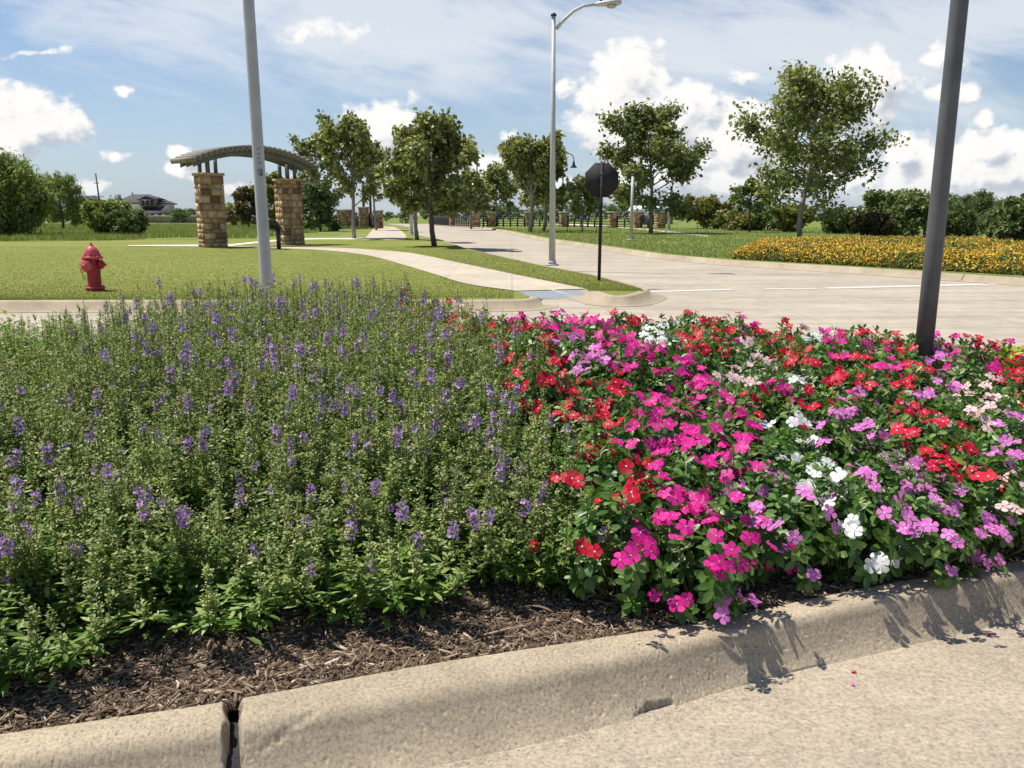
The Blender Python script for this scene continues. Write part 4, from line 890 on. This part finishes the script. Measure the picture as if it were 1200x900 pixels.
# bridge pillars and railings
def railing(a, c, h, label, group, dense=True):
    a = Vector((a[0], a[1], .15)); c = Vector((c[0], c[1], .15)); d = c-a; L = d.length; t = empty('bridge_railing', a, math.atan2(d.y, d.x), label, 'railing', group)
    b = MB()
    for zz in np.linspace(.12, h, 5): b.box((L/2, 0, zz), (L, .06, .09))
    b.build('rails', M['black'], t); n = max(2, int(L/.9))
    b = MB()
    for k in range(n+1): b.box((L*k/n, 0, h/2), (.16, .12, h+.08))
    b.build('rail_posts', M['darkmetal'], t); return t
RP = [(505, 262.6), (530, 264.5), (557, 266), (576, 265.8), (620, 265.6), (661, 266), (718, 266.8), (746, 267.2), (773, 267.6)]
RN = ['stone bridge pillar farthest left, beside the road end', 'second stone bridge pillar from the road end', 'stone bridge pillar where the right grass bank begins', 'stone bridge pillar behind the slim young tree', 'stone bridge pillar left of the street lamp', 'stone bridge pillar just right of the street lamp', 'stone bridge pillar right of the stop sign', 'stone bridge pillar behind the grey post', 'stone bridge pillar at the right end of the railing']
pp = []
for k, (a, c) in enumerate(RP):
    q = at(a, c, .15); pp.append(q); pillar('stone_pillar', q, .95 if k > 1 else .7, 1.62 if k > 1 else 1.4, R(8), RN[k], 'bridge pillars', .24, 40+k, .16)
for k in range(len(pp)-1):
    d = (pp[k+1]-pp[k]).normalized()*.6; railing((pp[k]+d), (pp[k+1]-d), 1.25, f'black metal railing between {RN[k].replace("stone bridge ", "the ")}'[:60] if False else ['black railing panel nearest the end of the road', 'black railing panel at the bend of the road', 'short black railing panel at the start of the bank', 'black railing panel behind the leaning young trees', 'black railing panel behind the street lamp', 'long black railing panel behind the stop sign', 'black railing panel under the broad tree', 'black railing panel at the right end'][k], 'bridge railings')
q1 = at(405, 267, .15); q2 = at(427, 267.6, .15); q3 = at(441, 268.2, .15)
for k, (q, w, h, lb) in enumerate([(q1, 1.6, 1.85, 'broad sandstone pier at the left end of the bridge'), (q2, 1.0, 2.1, 'taller sandstone pillar left of the wide pavement'), (q3+Vector((-.25, 3.2, 0)), .9, 1.75, 'short stone pillar at the edge of the wide pavement')]):
    pillar('stone_pillar', q, w, h, R(5), lb, 'bridge pillars', .26, 70+k, .16)
railing(q1+Vector((.9, .1, 0)), q2-Vector((.55, 0, 0)), 1.3, 'tiny black railing between the two left stone pillars', 'bridge railings')
railing(q2+Vector((.6, 0, 0)), q3+Vector((.1, -.3, 0)), 1.35, 'black railing panel beside the wide pavement', 'bridge railings')
for k, (px, lb) in enumerate([(427, 'left dark banner post behind the stone pillars'), (435, 'right dark banner post behind the stone pillars')]):
    q = at(px, 266.5, .15); t = empty('banner_post', q, 0, lb, 'post', 'dark posts by the bridge'); b = MB(); b.tube([(0, 0, 0), (0, 0, 5.2)], .14, 10); b.build('shaft', M['darkmetal'], t); b = MB(); b.lathe([(.26, 0), (.26, .3), (.18, .4)], 10); b.build('base', M['darkmetal'], t)

# ornamental gooseneck lamps
def goose(px, base, topy, hx, lb, mat):
    p = at(px, base, .15); Y = p.y; t = empty('gooseneck_lamp', p, 0, lb, 'street lamp', 'gooseneck lamps'); zt = up(px, topy, Y).z-.15; r_ = abs(hx-px)*Y/FPX/2; sg = 1 if hx > px else -1
    b = MB(); b.tube([(0, 0, 0), (0, 0, zt-r_)], [.11, .075], 10); b.build('pole', mat, t, smooth=True)
    b = MB(); b.tube([(sg*(r_-r_*math.cos(a)), 0, zt-r_+r_*math.sin(a)*1.0) for a in np.linspace(0, math.pi, 12)]+[(sg*2*r_, 0, zt-r_-.25)], .05, 8); b.build('hooked_arm', M['darkmetal'], t, smooth=True)
    b = MB(); b.lathe([(.08, .0), (.12, -.12), (.16, -.42), (.30, -.66), (.46, -.78), (.40, -.79)], 16, (sg*2*r_, 0, zt-r_-.2)); b.build('bell_shade', M['darkmetal'], t, smooth=True)
goose(559.5, 266, 179.5, 551, 'hooked lamp with bell shade above the middle trees, left of the street lamp', M['darkmetal'])
goose(659, 266, 180, 671, 'hooked lamp with bell shade right of the tall street lamp', M['darkmetal'])
for (px, base, topy, lb) in [(739.5, 281.5, 206, 'plain pale grey pole standing before the broad tree right of the sign'), (783.5, 270, 222, 'slim grey pole at the right end of the bridge railing'), (482.5, 275.5, 205, 'pale pole half hidden by the roadside trees beside the pavement')]:
    p = at(px, base, .15); zt = up(px, topy, p.y).z-.15; t = empty('grey_pole', p, 0, lb, 'pole', 'plain grey poles')
    b = MB(); b.tube([(0, 0, 0), (0, 0, zt)], [.13*p.y/60, .1*p.y/60], 12); b.build('shaft', M['galv'], t, smooth=True)
    b = MB(); b.lathe([(.12*p.y/60, 0), (.1*p.y/60, .06), (.02, .1)], 10, (0, 0, zt)); b.build('pole_cap', M['darkmetal'], t)
    b = MB(); b.box((0, 0, .03), (.45, .45, .06)); b.build('base_plate', M['galv'], t)

# ------------------------------------------------------------------ trees
def tree_mesh(seed, h, r, trunk_h, leaf, nl, kind='broad', trunk_r=.1, lean=0):
    """returns crown and trunk mesh builders; r crown radius, h total height"""
    r_ = np.random.default_rng(seed); tb = MB(); Pc = []; 
    tip = np.array([lean+r_.normal(0, .1), r_.normal(0, .1), h*.93]); ts = np.linspace(0, 1, 9)
    cur = np.stack([tip[0]*ts+np.sin(ts*5+seed)*.05*r, tip[1]*ts+np.cos(ts*4+seed)*.04*r-.04*r, tip[2]*ts], 1); cur[0, :2] = 0
    tb.tube(cur, trunk_r*(1-.88*ts)+.004, 9, 0)
    nb = {'broad': 34, 'pine': 34, 'bush': 40, 'upright': 30, 'willow': 40}[kind]
    for k in range(nb):
        f = (k+r_.uniform(0, 1))/nb; zf = trunk_h/h+(.90-trunk_h/h)*f**.9; st = np.array([np.interp(zf/.93, ts, cur[:, i]) for i in range(3)])
        if kind == 'pine': env = (1-f)**.8+.06; el = r_.uniform(-.05, .3)
        elif kind == 'bush': env = math.sqrt(max(0, 1-(f-.25)**2/.75**2)); el = r_.uniform(-.1, .9)
        elif kind == 'upright': env = (math.sin(math.pi*min(1, .12+f*.95))**.7)*.95+.05; el = r_.uniform(.9, 1.7)
        elif kind == 'willow': env = math.sqrt(max(0, 1-(f-.45)**2/.6**2)); el = r_.uniform(.2, 1.0)
        else: env = float(np.interp(f, [0, .12, .32, .6, .85, 1], [.8, 1.0, 1, .78, .46, .2])); el = r_.uniform(-.1, .45)+f*.75
        L = r*env*r_.uniform(.55, 1.25)+.15; a = k*2.4+r_.uniform(-.5, .5); d = unit(np.array([math.cos(a), math.sin(a), el]))
        L = L/max(.45, math.hypot(d[0], d[1])); L = min(L, max(.2, (h*r_.uniform(.82, 1.02)-st[2]))/max(d[2], .05)) if d[2] > 0 else L
        bs = np.linspace(0, 1, 6); bc = st+d*L*bs[:, None]+np.array([0, 0, (-.12 if kind == 'willow' else .03)*L])*(bs**2)[:, None]+r_.normal(0, .02*L, (6, 3))*bs[:, None]
        tb.tube(bc, trunk_r*.33*(1-f*.5)*(1-.85*bs)+.004, 5, 0, False)
        for q in range(int(4+5*L/max(r, .1))):
            s_ = r_.uniform(.28, 1.0)**.75; c0 = np.array([np.interp(s_, bs, bc[:, i]) for i in range(3)]); sd_ = rdir1(r_); sl = r_.uniform(.15, .42)*r*.62*(1.15-s_*.5)
            c1 = c0+(sd_*.8+d*.4+np.array([0, 0, -.5 if kind == 'willow' else .15]))*sl
            tb.tube([c0, c1], [.012, .004], 3, 0, False)
            Pc.append((c0*.5+c1*.5, .11*r)); Pc.append((c1, .14*r))
            if s_ > .6: Pc.append((c1+d*.05*r, .13*r))
    C = np.array([p for p, s_ in Pc]); SS = np.array([s_ for p, s_ in Pc]); per = r_.uniform(.3, 1.6, len(C)); per = per/per.sum()
    idx = r_.choice(len(C), nl, p=per); off = r_.normal(0, 1, (nl, 3)); off[:, 2] *= (1.3 if kind == 'willow' else .75); Pn = C[idx]+off*SS[idx][:, None]*.72
    Pn[:, 2] = np.maximum(Pn[:, 2], .05 if kind == 'bush' else trunk_h*.8)
    kz = h/np.percentile(Pn[:, 2], 99.8); cx = Pn[:, 0].mean(); kr = 2*r/(np.percentile(Pn[:, 0], 99.3)-np.percentile(Pn[:, 0], .7))
    kk = np.array([kr, kr, kz]); Pn = Pn*kk
    for q_ in tb.V: q_ *= kk
    cb = MB(); X = r_.normal(0, 1, (nl, 3)); X[:, 2] -= (1.2 if kind == 'willow' else .35); Z = r_.normal(0, .75, (nl, 3)); Z[:, 2] += 1
    wd = .55 if kind == 'willow' else (.45 if kind == 'pine' else 1.25)
    LS = leaf*r_.uniform(.7, 1.5, nl); cb.scatter(DT, DF, Pn, X, Z, np.c_[LS, LS*wd, LS])
    return cb, tb
def rdir1(r_): return unit(r_.normal(size=3))
def tree(name, px, base, topy, wpx, trunk_y, leaf, nl, kind, mat, label, cat='tree', group=None, seed=1, tr=None, bark='bark', off=0, Y=None):
    p = at(px, base, .15) if Y is None else Vector((up(px, base, Y).x, Y, .15)); Y = p.y; h = up(px, topy, Y).z-.15; r = wpx/2*Y/FPX; th = max(.02, up(px, trunk_y, Y).z-.15)
    t = empty(name, p, 0, label, cat, group); cb, tb = tree_mesh(seed, h, r, th, leaf*1.12, int(nl*1.45), kind, tr or .018*h, off*Y/FPX)
    tb.build('trunk', M[bark], t, smooth=True); cb.build('crown', M[mat], t); return t
RG = 'young street trees'
tree('street_tree', 937, 283, 78, 168, 247, .20, 8200, 'broad', 'tree_a', 'large broad tree with pale trunk behind the yellow lantana bed', group=RG, seed=11, tr=.16, off=8)
tree('street_tree', 763, 273.5, 122, 116, 248, .26, 9000, 'broad', 'tree_a', 'broad leafy tree behind the stop sign, in front of the railing', group=RG, seed=12, tr=.2, off=-10)
tree('street_tree', 621, 272, 158, 62, 240, .28, 5500, 'upright', 'tree_a', 'tall leafy tree just left of the street lamp pole', group=RG, seed=13, tr=.2)
tree('street_tree', 637, 270.5, 175, 56, 242, .28, 5000, 'broad', 'tree_a', 'tree with a pale leaning trunk right behind the street lamp', group=RG, seed=14, tr=.16, off=6)
tree('street_tree', 583, 264.5, 192, 52, 238, .34, 4200, 'broad', 'tree_a', 'smaller roadside tree where the road bends, left of the lamp', group=RG, seed=15, tr=.2)
tree('street_tree', 509, 288.5, 136, 96, 248, .19, 9500, 'broad', 'tree_a', 'fullest roadside tree with dark trunk on the grass strip', group=RG, seed=16, tr=.13, bark='barkdark')
tree('street_tree', 489, 281, 150, 60, 246, .22, 4500, 'broad', 'tree_a', 'pale-trunked tree just behind the fullest roadside tree', group=RG, seed=17, tr=.15, off=-6)
tree('street_tree', 552, 268, 200, 40, 246, .3, 3000, 'broad', 'tree_a', 'low tree filling the gap under the hooked lamp', group=RG, seed=27, tr=.15)
tree('street_tree', 415, 279.5, 133, 62, 244, .22, 3900, 'upright', 'tree_a', 'slender open-crowned tree left of the pavement', group=RG, seed=18, tr=.12)
tree('street_tree', 441, 270, 168, 40, 240, .26, 2200, 'upright', 'tree_a', 'thin upright tree right of the slender open tree', group=RG, seed=28, tr=.12)
tree('street_tree', 375, 268, 160, 46, 244, .26, 3300, 'upright', 'tree_a', 'dark upright tree at the right end of the arch', group=RG, seed=19, tr=.14)
st_ = tree('young_tree', 682, 272.5, 208, 36, 248, .24, 1500, 'broad', 'tree_a', 'small staked sapling left of the stop sign post', group=RG, seed=20, tr=.07)
for dx in (-1.2, 1.2):
    b = MB(); b.tube([(dx, 0, 0), (dx, 0, 1.3)], .03, 6); b.build('stake', M['barkdark'], st_)
tree('young_tree', 878, 272, 210, 42, 246, .2, 3200, 'broad', 'tree_d', 'small dark fine-leaved tree left of the large tree', seed=21, tr=.1, bark='barkdark')
# left group
tree('willow_tree', 14, 278, 179, 98, 274, .24, 19000, 'willow', 'tree_w', 'large drooping willow-like tree at the left edge', seed=31, tr=.2, bark='barkdark')
tree('willow_tree', -50, 279, 176, 110, 272, .22, 9000, 'willow', 'tree_w', 'willow-like tree beyond the left edge', seed=36, tr=.2, bark='barkdark')
tree('leafy_tree', 74, 270, 202, 42, 262, .24, 5500, 'willow', 'tree_w', 'smaller bright tree right of the large willow', seed=32, tr=.15, bark='barkdark')
tree('round_shrub', 130, 276.5, 234, 54, 276, .17, 6500, 'bush', 'tree_w', 'rounded green shrub in the field left of the house', 'shrub', seed=33, tr=.08, bark='barkdark')
tree('round_shrub', 152, 277, 246, 44, 277, .15, 4200, 'bush', 'tree_d', 'low dark shrub against the rounded green shrub', 'shrub', seed=34, tr=.06, bark='barkdark')
tree('leafy_tree', 100, 264, 231, 36, 260, .3, 3000, 'bush', 'tree_d', 'dark tree between the willow and the rounded shrub', seed=35, tr=.1, bark='barkdark')
tree('russet_tree', 292, 268, 219, 40, 262, .24, 2600, 'broad', 'tree_r', 'thin russet tree seen through the arch, left of the pole', seed=37, tr=.1, bark='barkdark')
tree('russet_tree', 322, 268, 204, 44, 256, .25, 3600, 'bush', 'tree_y', 'olive and russet tree behind the arch, right of the pole', seed=38, tr=.12, bark='barkdark')
tree('round_shrub', 275, 266, 238, 34, 262, .22, 2400, 'bush', 'tree_w', 'bright green shrub just right of the left stone pillar', 'shrub', seed=39, tr=.06, bark='barkdark')
tree('leafy_tree', 376, 271, 213, 50, 266, .22, 5000, 'bush', 'tree_d', 'dense dark green tree at the right foot of the arch', seed=40, tr=.12, bark='barkdark')
tree('leafy_tree', 352, 266, 205, 30, 246, .26, 1800, 'upright', 'tree_a', 'wispy tree rising above the right end of the arch', seed=41, tr=.1, bark='barkdark')
# right group
tree('yellow_shrub', 828, 268, 229, 54, 266, .26, 5000, 'bush', 'tree_y', 'yellowish bushy tree right of the bridge railing', 'tree', seed=51, tr=.1, bark='barkdark')
tree('yellow_shrub', 868, 270, 248, 44, 270, .24, 2800, 'bush', 'tree_y', 'low yellow-green shrub behind the small dark tree', 'shrub', seed=52, tr=.06, bark='barkdark')
tree('yellow_shrub', 928, 272, 240, 44, 268, .26, 3200, 'bush', 'tree_y', 'olive shrub directly behind the large pale-trunked tree', 'shrub', seed=53, tr=.06, bark='barkdark')
tree('green_shrub', 900, 270, 238, 50, 268, .26, 3600, 'bush', 'tree_d', 'dark shrub left of the large tree trunk', 'shrub', seed=54, tr=.06, bark='barkdark')
tree('green_shrub', 984, 274, 244, 40, 272, .22, 3600, 'bush', 'tree_d', 'dark rounded shrub right of the large tree trunk', 'shrub', seed=55, tr=.06, bark='barkdark')
tree('russet_shrub', 1022, 281, 248, 44, 280, .17, 4200, 'bush', 'tree_r', 'reddish brown shrub behind the lantana bed', 'shrub', seed=56, tr=.06, bark='barkdark')
tree('leafy_tree', 1027, 272, 224, 34, 262, .24, 2600, 'upright', 'tree_d', 'narrow tree standing above the reddish shrub', seed=57, tr=.1, bark='barkdark')
tree('green_shrub', 1052, 277, 244, 32, 276, .2, 3000, 'bush', 'tree_d', 'dark shrub just left of the green sign', 'shrub', seed=58, tr=.06, bark='barkdark')
tree('leafy_tree', 1062, 268, 223, 46, 258, .26, 3600, 'broad', 'tree_a', 'light green tree above the green sign', seed=59, tr=.12, bark='barkdark')
tree('leafy_tree', 1083, 281, 232, 40, 272, .22, 4200, 'bush', 'tree_d', 'dark tree directly behind the dark bronze pole', seed=60, tr=.12, bark='barkdark')
for k, (px, ty, w, by, kd, lb) in enumerate([(1122, 240, 40, 280, 'pine', 'dense dark tree just right of the bronze pole'), (1150, 224, 44, 272, 'pine', 'pointed tree, first of the right treeline'), (1172, 236, 42, 276, 'pine', 'full green tree in the right treeline'), (1192, 230, 44, 290, 'bush', 'tree at the right edge nearest the lantana'), (1132, 228, 34, 266, 'pine', 'slim pointed tree behind the right treeline'), (1215, 226, 50, 280, 'pine', 'tree cut off by the right edge of the picture'), (1250, 228, 60, 282, 'bush', 'bushy tree beyond the right edge'), (1290, 222, 60, 284, 'bush', 'second bushy tree beyond the right edge'), (1340, 220, 70, 284, 'bush', 'third bushy tree beyond the right edge')]):
    tree('treeline_tree', px, by, ty, w, by-6, .22, 4600, kd, 'tree_d', lb, group='trees of the right treeline', seed=70+k, tr=.12, bark='barkdark')
# far trees share four meshes
FT = []
for k in range(4):
    cb, tb = tree_mesh(300+k, 7, 4.2, .6, .5, 2600, 'bush' if k % 2 else 'broad', .2); c_ = cb.build('crown', M['tree_d']); t_ = tb.build('trunk', M['barkdark']); FT.append((c_.data, t_.data)); bpy.data.objects.remove(c_); bpy.data.objects.remove(t_)
far = []
for i in range(74):
    px = -150+i*20.5+rnd.uniform(-8, 8); Y = rnd.uniform(150, 260); far.append((px, Y, rnd.uniform(.55, 1.0)*(.5 if px < 260 else (.9 if px > 1080 else (.8 if 520 < px < 800 else .6)))))
for px, Y, s_ in far:
    if 120 < px < 215: s_ *= .55; Y = 300
    if 425 < px < 500: s_ *= .8
    x = (px-600)/FPX*Y*1.02; t = empty('distant_tree', (x, Y, -.05), rnd.uniform(0, 6.28)); t.scale = (s_*1.25, s_*1.25, s_); me = FT[rnd.randrange(4)]; link('crown', me[0], t); link('trunk', me[1], t)
    w = 'far left, beyond the house' if px < 210 else ('behind the arch' if px < 400 else ('behind the bridge' if px < 800 else 'behind the right treeline'))
    tag(t, f'distant dark green tree on the horizon, {w}', 'tree', 'distant trees on the horizon')

# ------------------------------------------------------------------ buildings
HY = 215.0
t = empty('house', (up(165, 253, HY).x, HY, -.04), 0, 'two-storey house with dark hipped roofs beyond the field', 'house'); ox = up(165, 253, HY).x
def hx(px): return up(px, 252, HY).x-ox
def hz_(py): return up(600, py, HY).z+.04
def hip(b, x0, x1, y0, y1, z0, z1, rx0, rx1, ry=None, mi=0):
    ym = (y0+y1)/2 if ry is None else ry
    v = [(x0, y0, z0), (x1, y0, z0), (x1, y1, z0), (x0, y1, z0), (rx0, ym, z1), (rx1, ym, z1), (x0, y0, z0-.25), (x1, y0, z0-.25), (x1, y1, z0-.25), (x0, y1, z0-.25)]
    b.add(v, [(0, 1, 5, 4), (1, 2, 5), (2, 3, 4, 5), (3, 0, 4), (6, 9, 8, 7), (0, 6, 7, 1), (1, 7, 8, 2), (2, 8, 9, 3), (3, 9, 6, 0)], mi)
b = MB(); b.box(((hx(137)+hx(186))/2, 6, hz_(237)/2), (hx(186)-hx(137), 9, hz_(237))); b.box(((hx(163)+hx(201))/2, 1.0, hz_(249.5)/2), (hx(201)-hx(163), 7, hz_(249.5))); b.build('wall', M['hwall'], t)
b = MB(); hip(b, hx(130), hx(187), .6, 12, hz_(238), hz_(227), hx(145), hx(165)); rf = b.build('roof', M['roof'], t)
b = MB(); hip(b, hx(161), hx(204), -3.4, 4, hz_(250), hz_(240.5), hx(170), hx(190), 3.2); b.build('roof', M['roof'], t)
b = MB(); gx0, gx1 = hx(165), hx(184.5); b.box(((gx0+gx1)/2, .6, (hz_(241)+hz_(233))/2), (gx1-gx0-.4, 2.4, hz_(233)-hz_(242))); b.build('gable_wall', M['hwall'], t)
b = MB(); gm = (gx0+gx1)/2; z0, z1 = hz_(234), hz_(229.8); v = [(gx0-.4, -.9, z0), (gm, -.9, z1), (gx1+.4, -.9, z0), (gx0-.4, 6, z0), (gm, 6, z1), (gx1+.4, 6, z0)]
b.add(v, [(0, 1, 4, 3), (1, 2, 5, 4), (0, 3, 5, 2)]); b.add([(gx0, -.8, z0), (gm, -.8, z1-.1), (gx1, -.8, z0)], [(0, 2, 1)]); b.build('gable_roof', M['roof'], t)
for k in range(3):
    b = MB(); b.box((gx0+1.1+k*1.15, -.63, hz_(237.6)), (.75, .08, 1.2)); b.build('window', M['glass'], t)
for k in (.2, .55, .8):
    b = MB(); b.box((hx(163)+(hx(201)-hx(163))*k, -2.54, 1.4), (1.2, .1, 1.3)); b.build('window', M['glass'], t)
b = MB(); b.box((hx(134), 3, hz_(236)), (1.2, 1.0, 3.6)); b.build('chimney', M['hwall'], rf)
b = MB(); b.tube([(hx(147), 5, hz_(228)), (hx(147), 5, hz_(224.5))], .12, 6); b.build('vent_pipe', M['darkmetal'], rf)
t = empty('house', (up(97, 253, 290).x, 290, -.04), 0, 'second dark roof just visible behind the rounded shrub', 'house'); b = MB(); b.box((2, 0, 1.6), (14, 9, 3.2)); b.build('wall', M['hwall'], t); b = MB(); hip(b, -6, 10, -5.5, 5.5, 3.2, 8.2, -.5, 5); b.build('roof', M['roof'], t)
a = at(166, 262, -.04); c = at(232, 261, -.04); b = MB(); L = (c-a).length; t = empty('garden_wall', a, math.atan2(c.y-a.y, c.x-a.x), 'long low tan masonry wall in front of the house', 'wall')
b.box((L/2, 0, .78), (L, .3, 1.56)); b.build('wall_panel', stonemat('tan_masonry', [(0, (.36, .28, .2)), (1, (.4, .32, .24))]), t)
for k in range(9): b = MB(); b.box((L*k/8, -.05, .84), (.5, .5, 1.7)); b.build('pier', M['cap'], t)
def shed(px, by, ty, w, Y, label, wallm):
    x = up(px, 252, Y).x; z = up(px, ty, Y).z; W = w*Y/FPX; t = empty('building', (x, Y, 0), 0, label, 'building')
    b = MB(); b.box((0, 0, z*.38), (W*.94, 8, z*.76)); b.build('wall', wallm, t)
    b = MB(); zz = z*.72; b.add([(-W/2, -4.6, zz), (W/2, -4.6, zz), (W/2, 4.6, zz), (-W/2, 4.6, zz), (-W/2, 0, z), (W/2, 0, z)], [(0, 1, 5, 4), (2, 3, 4, 5), (0, 4, 3), (1, 2, 5), (0, 3, 2, 1)]); b.build('roof', M['white'], t)
    for k in (-.3, 0, .3): b = MB(); b.box((W*k, -4.03, z*.35), (W*.1, .08, z*.3)); b.build('window', M['glass'], t)
shed(762, 262, 241, 44, 135, 'white-roofed low building beyond the railing', M['hwall'])
shed(1045, 268, 240, 40, 112, 'white-roofed brick building behind the right shrubs', M['brickred'])
shed(1004, 268, 244, 30, 140, 'second white-roofed building half hidden by shrubs', M['hwall'])
p = at(1067, 279.5, .15); t = empty('green_sign', p, 0, 'small green sign on a short post beyond the lantana', 'sign'); b = MB(); b.box((0, .05, .45), (.08, .08, .9)); b.build('post', M['darkmetal'], t); b = MB(); b.box((0, 0, .82), (.52, .05, .42)); b.build('sign_panel', M['green_sign'], t)
for (px, ty, tx, lb, Y) in [(119, 203, 112, 'leaning utility pole with crossarm left of the house', 190), (60, 204, 56, 'utility pole rising behind the willow-like tree', 200)]:
    x0 = up(px, 252, Y).x; q = up(tx, ty, Y); t = empty('utility_pole', (x0, Y, 0), 0, lb, 'utility pole', 'utility poles'); b = MB(); b.tube([(0, 0, 0), (q.x-x0, 0, q.z)], [.2, .15], 8); b.build('pole', M['barkdark'], t)
    for f in ((.52, 2.3), (.80, 1.2)): b = MB(); b.box(((q.x-x0)*f[0], -.2, q.z*f[0]), (f[1], .14, .16)); b.build('crossarm', M['barkdark'], t)
print('counts', len(angs), len(vins), len(bpy.data.objects))
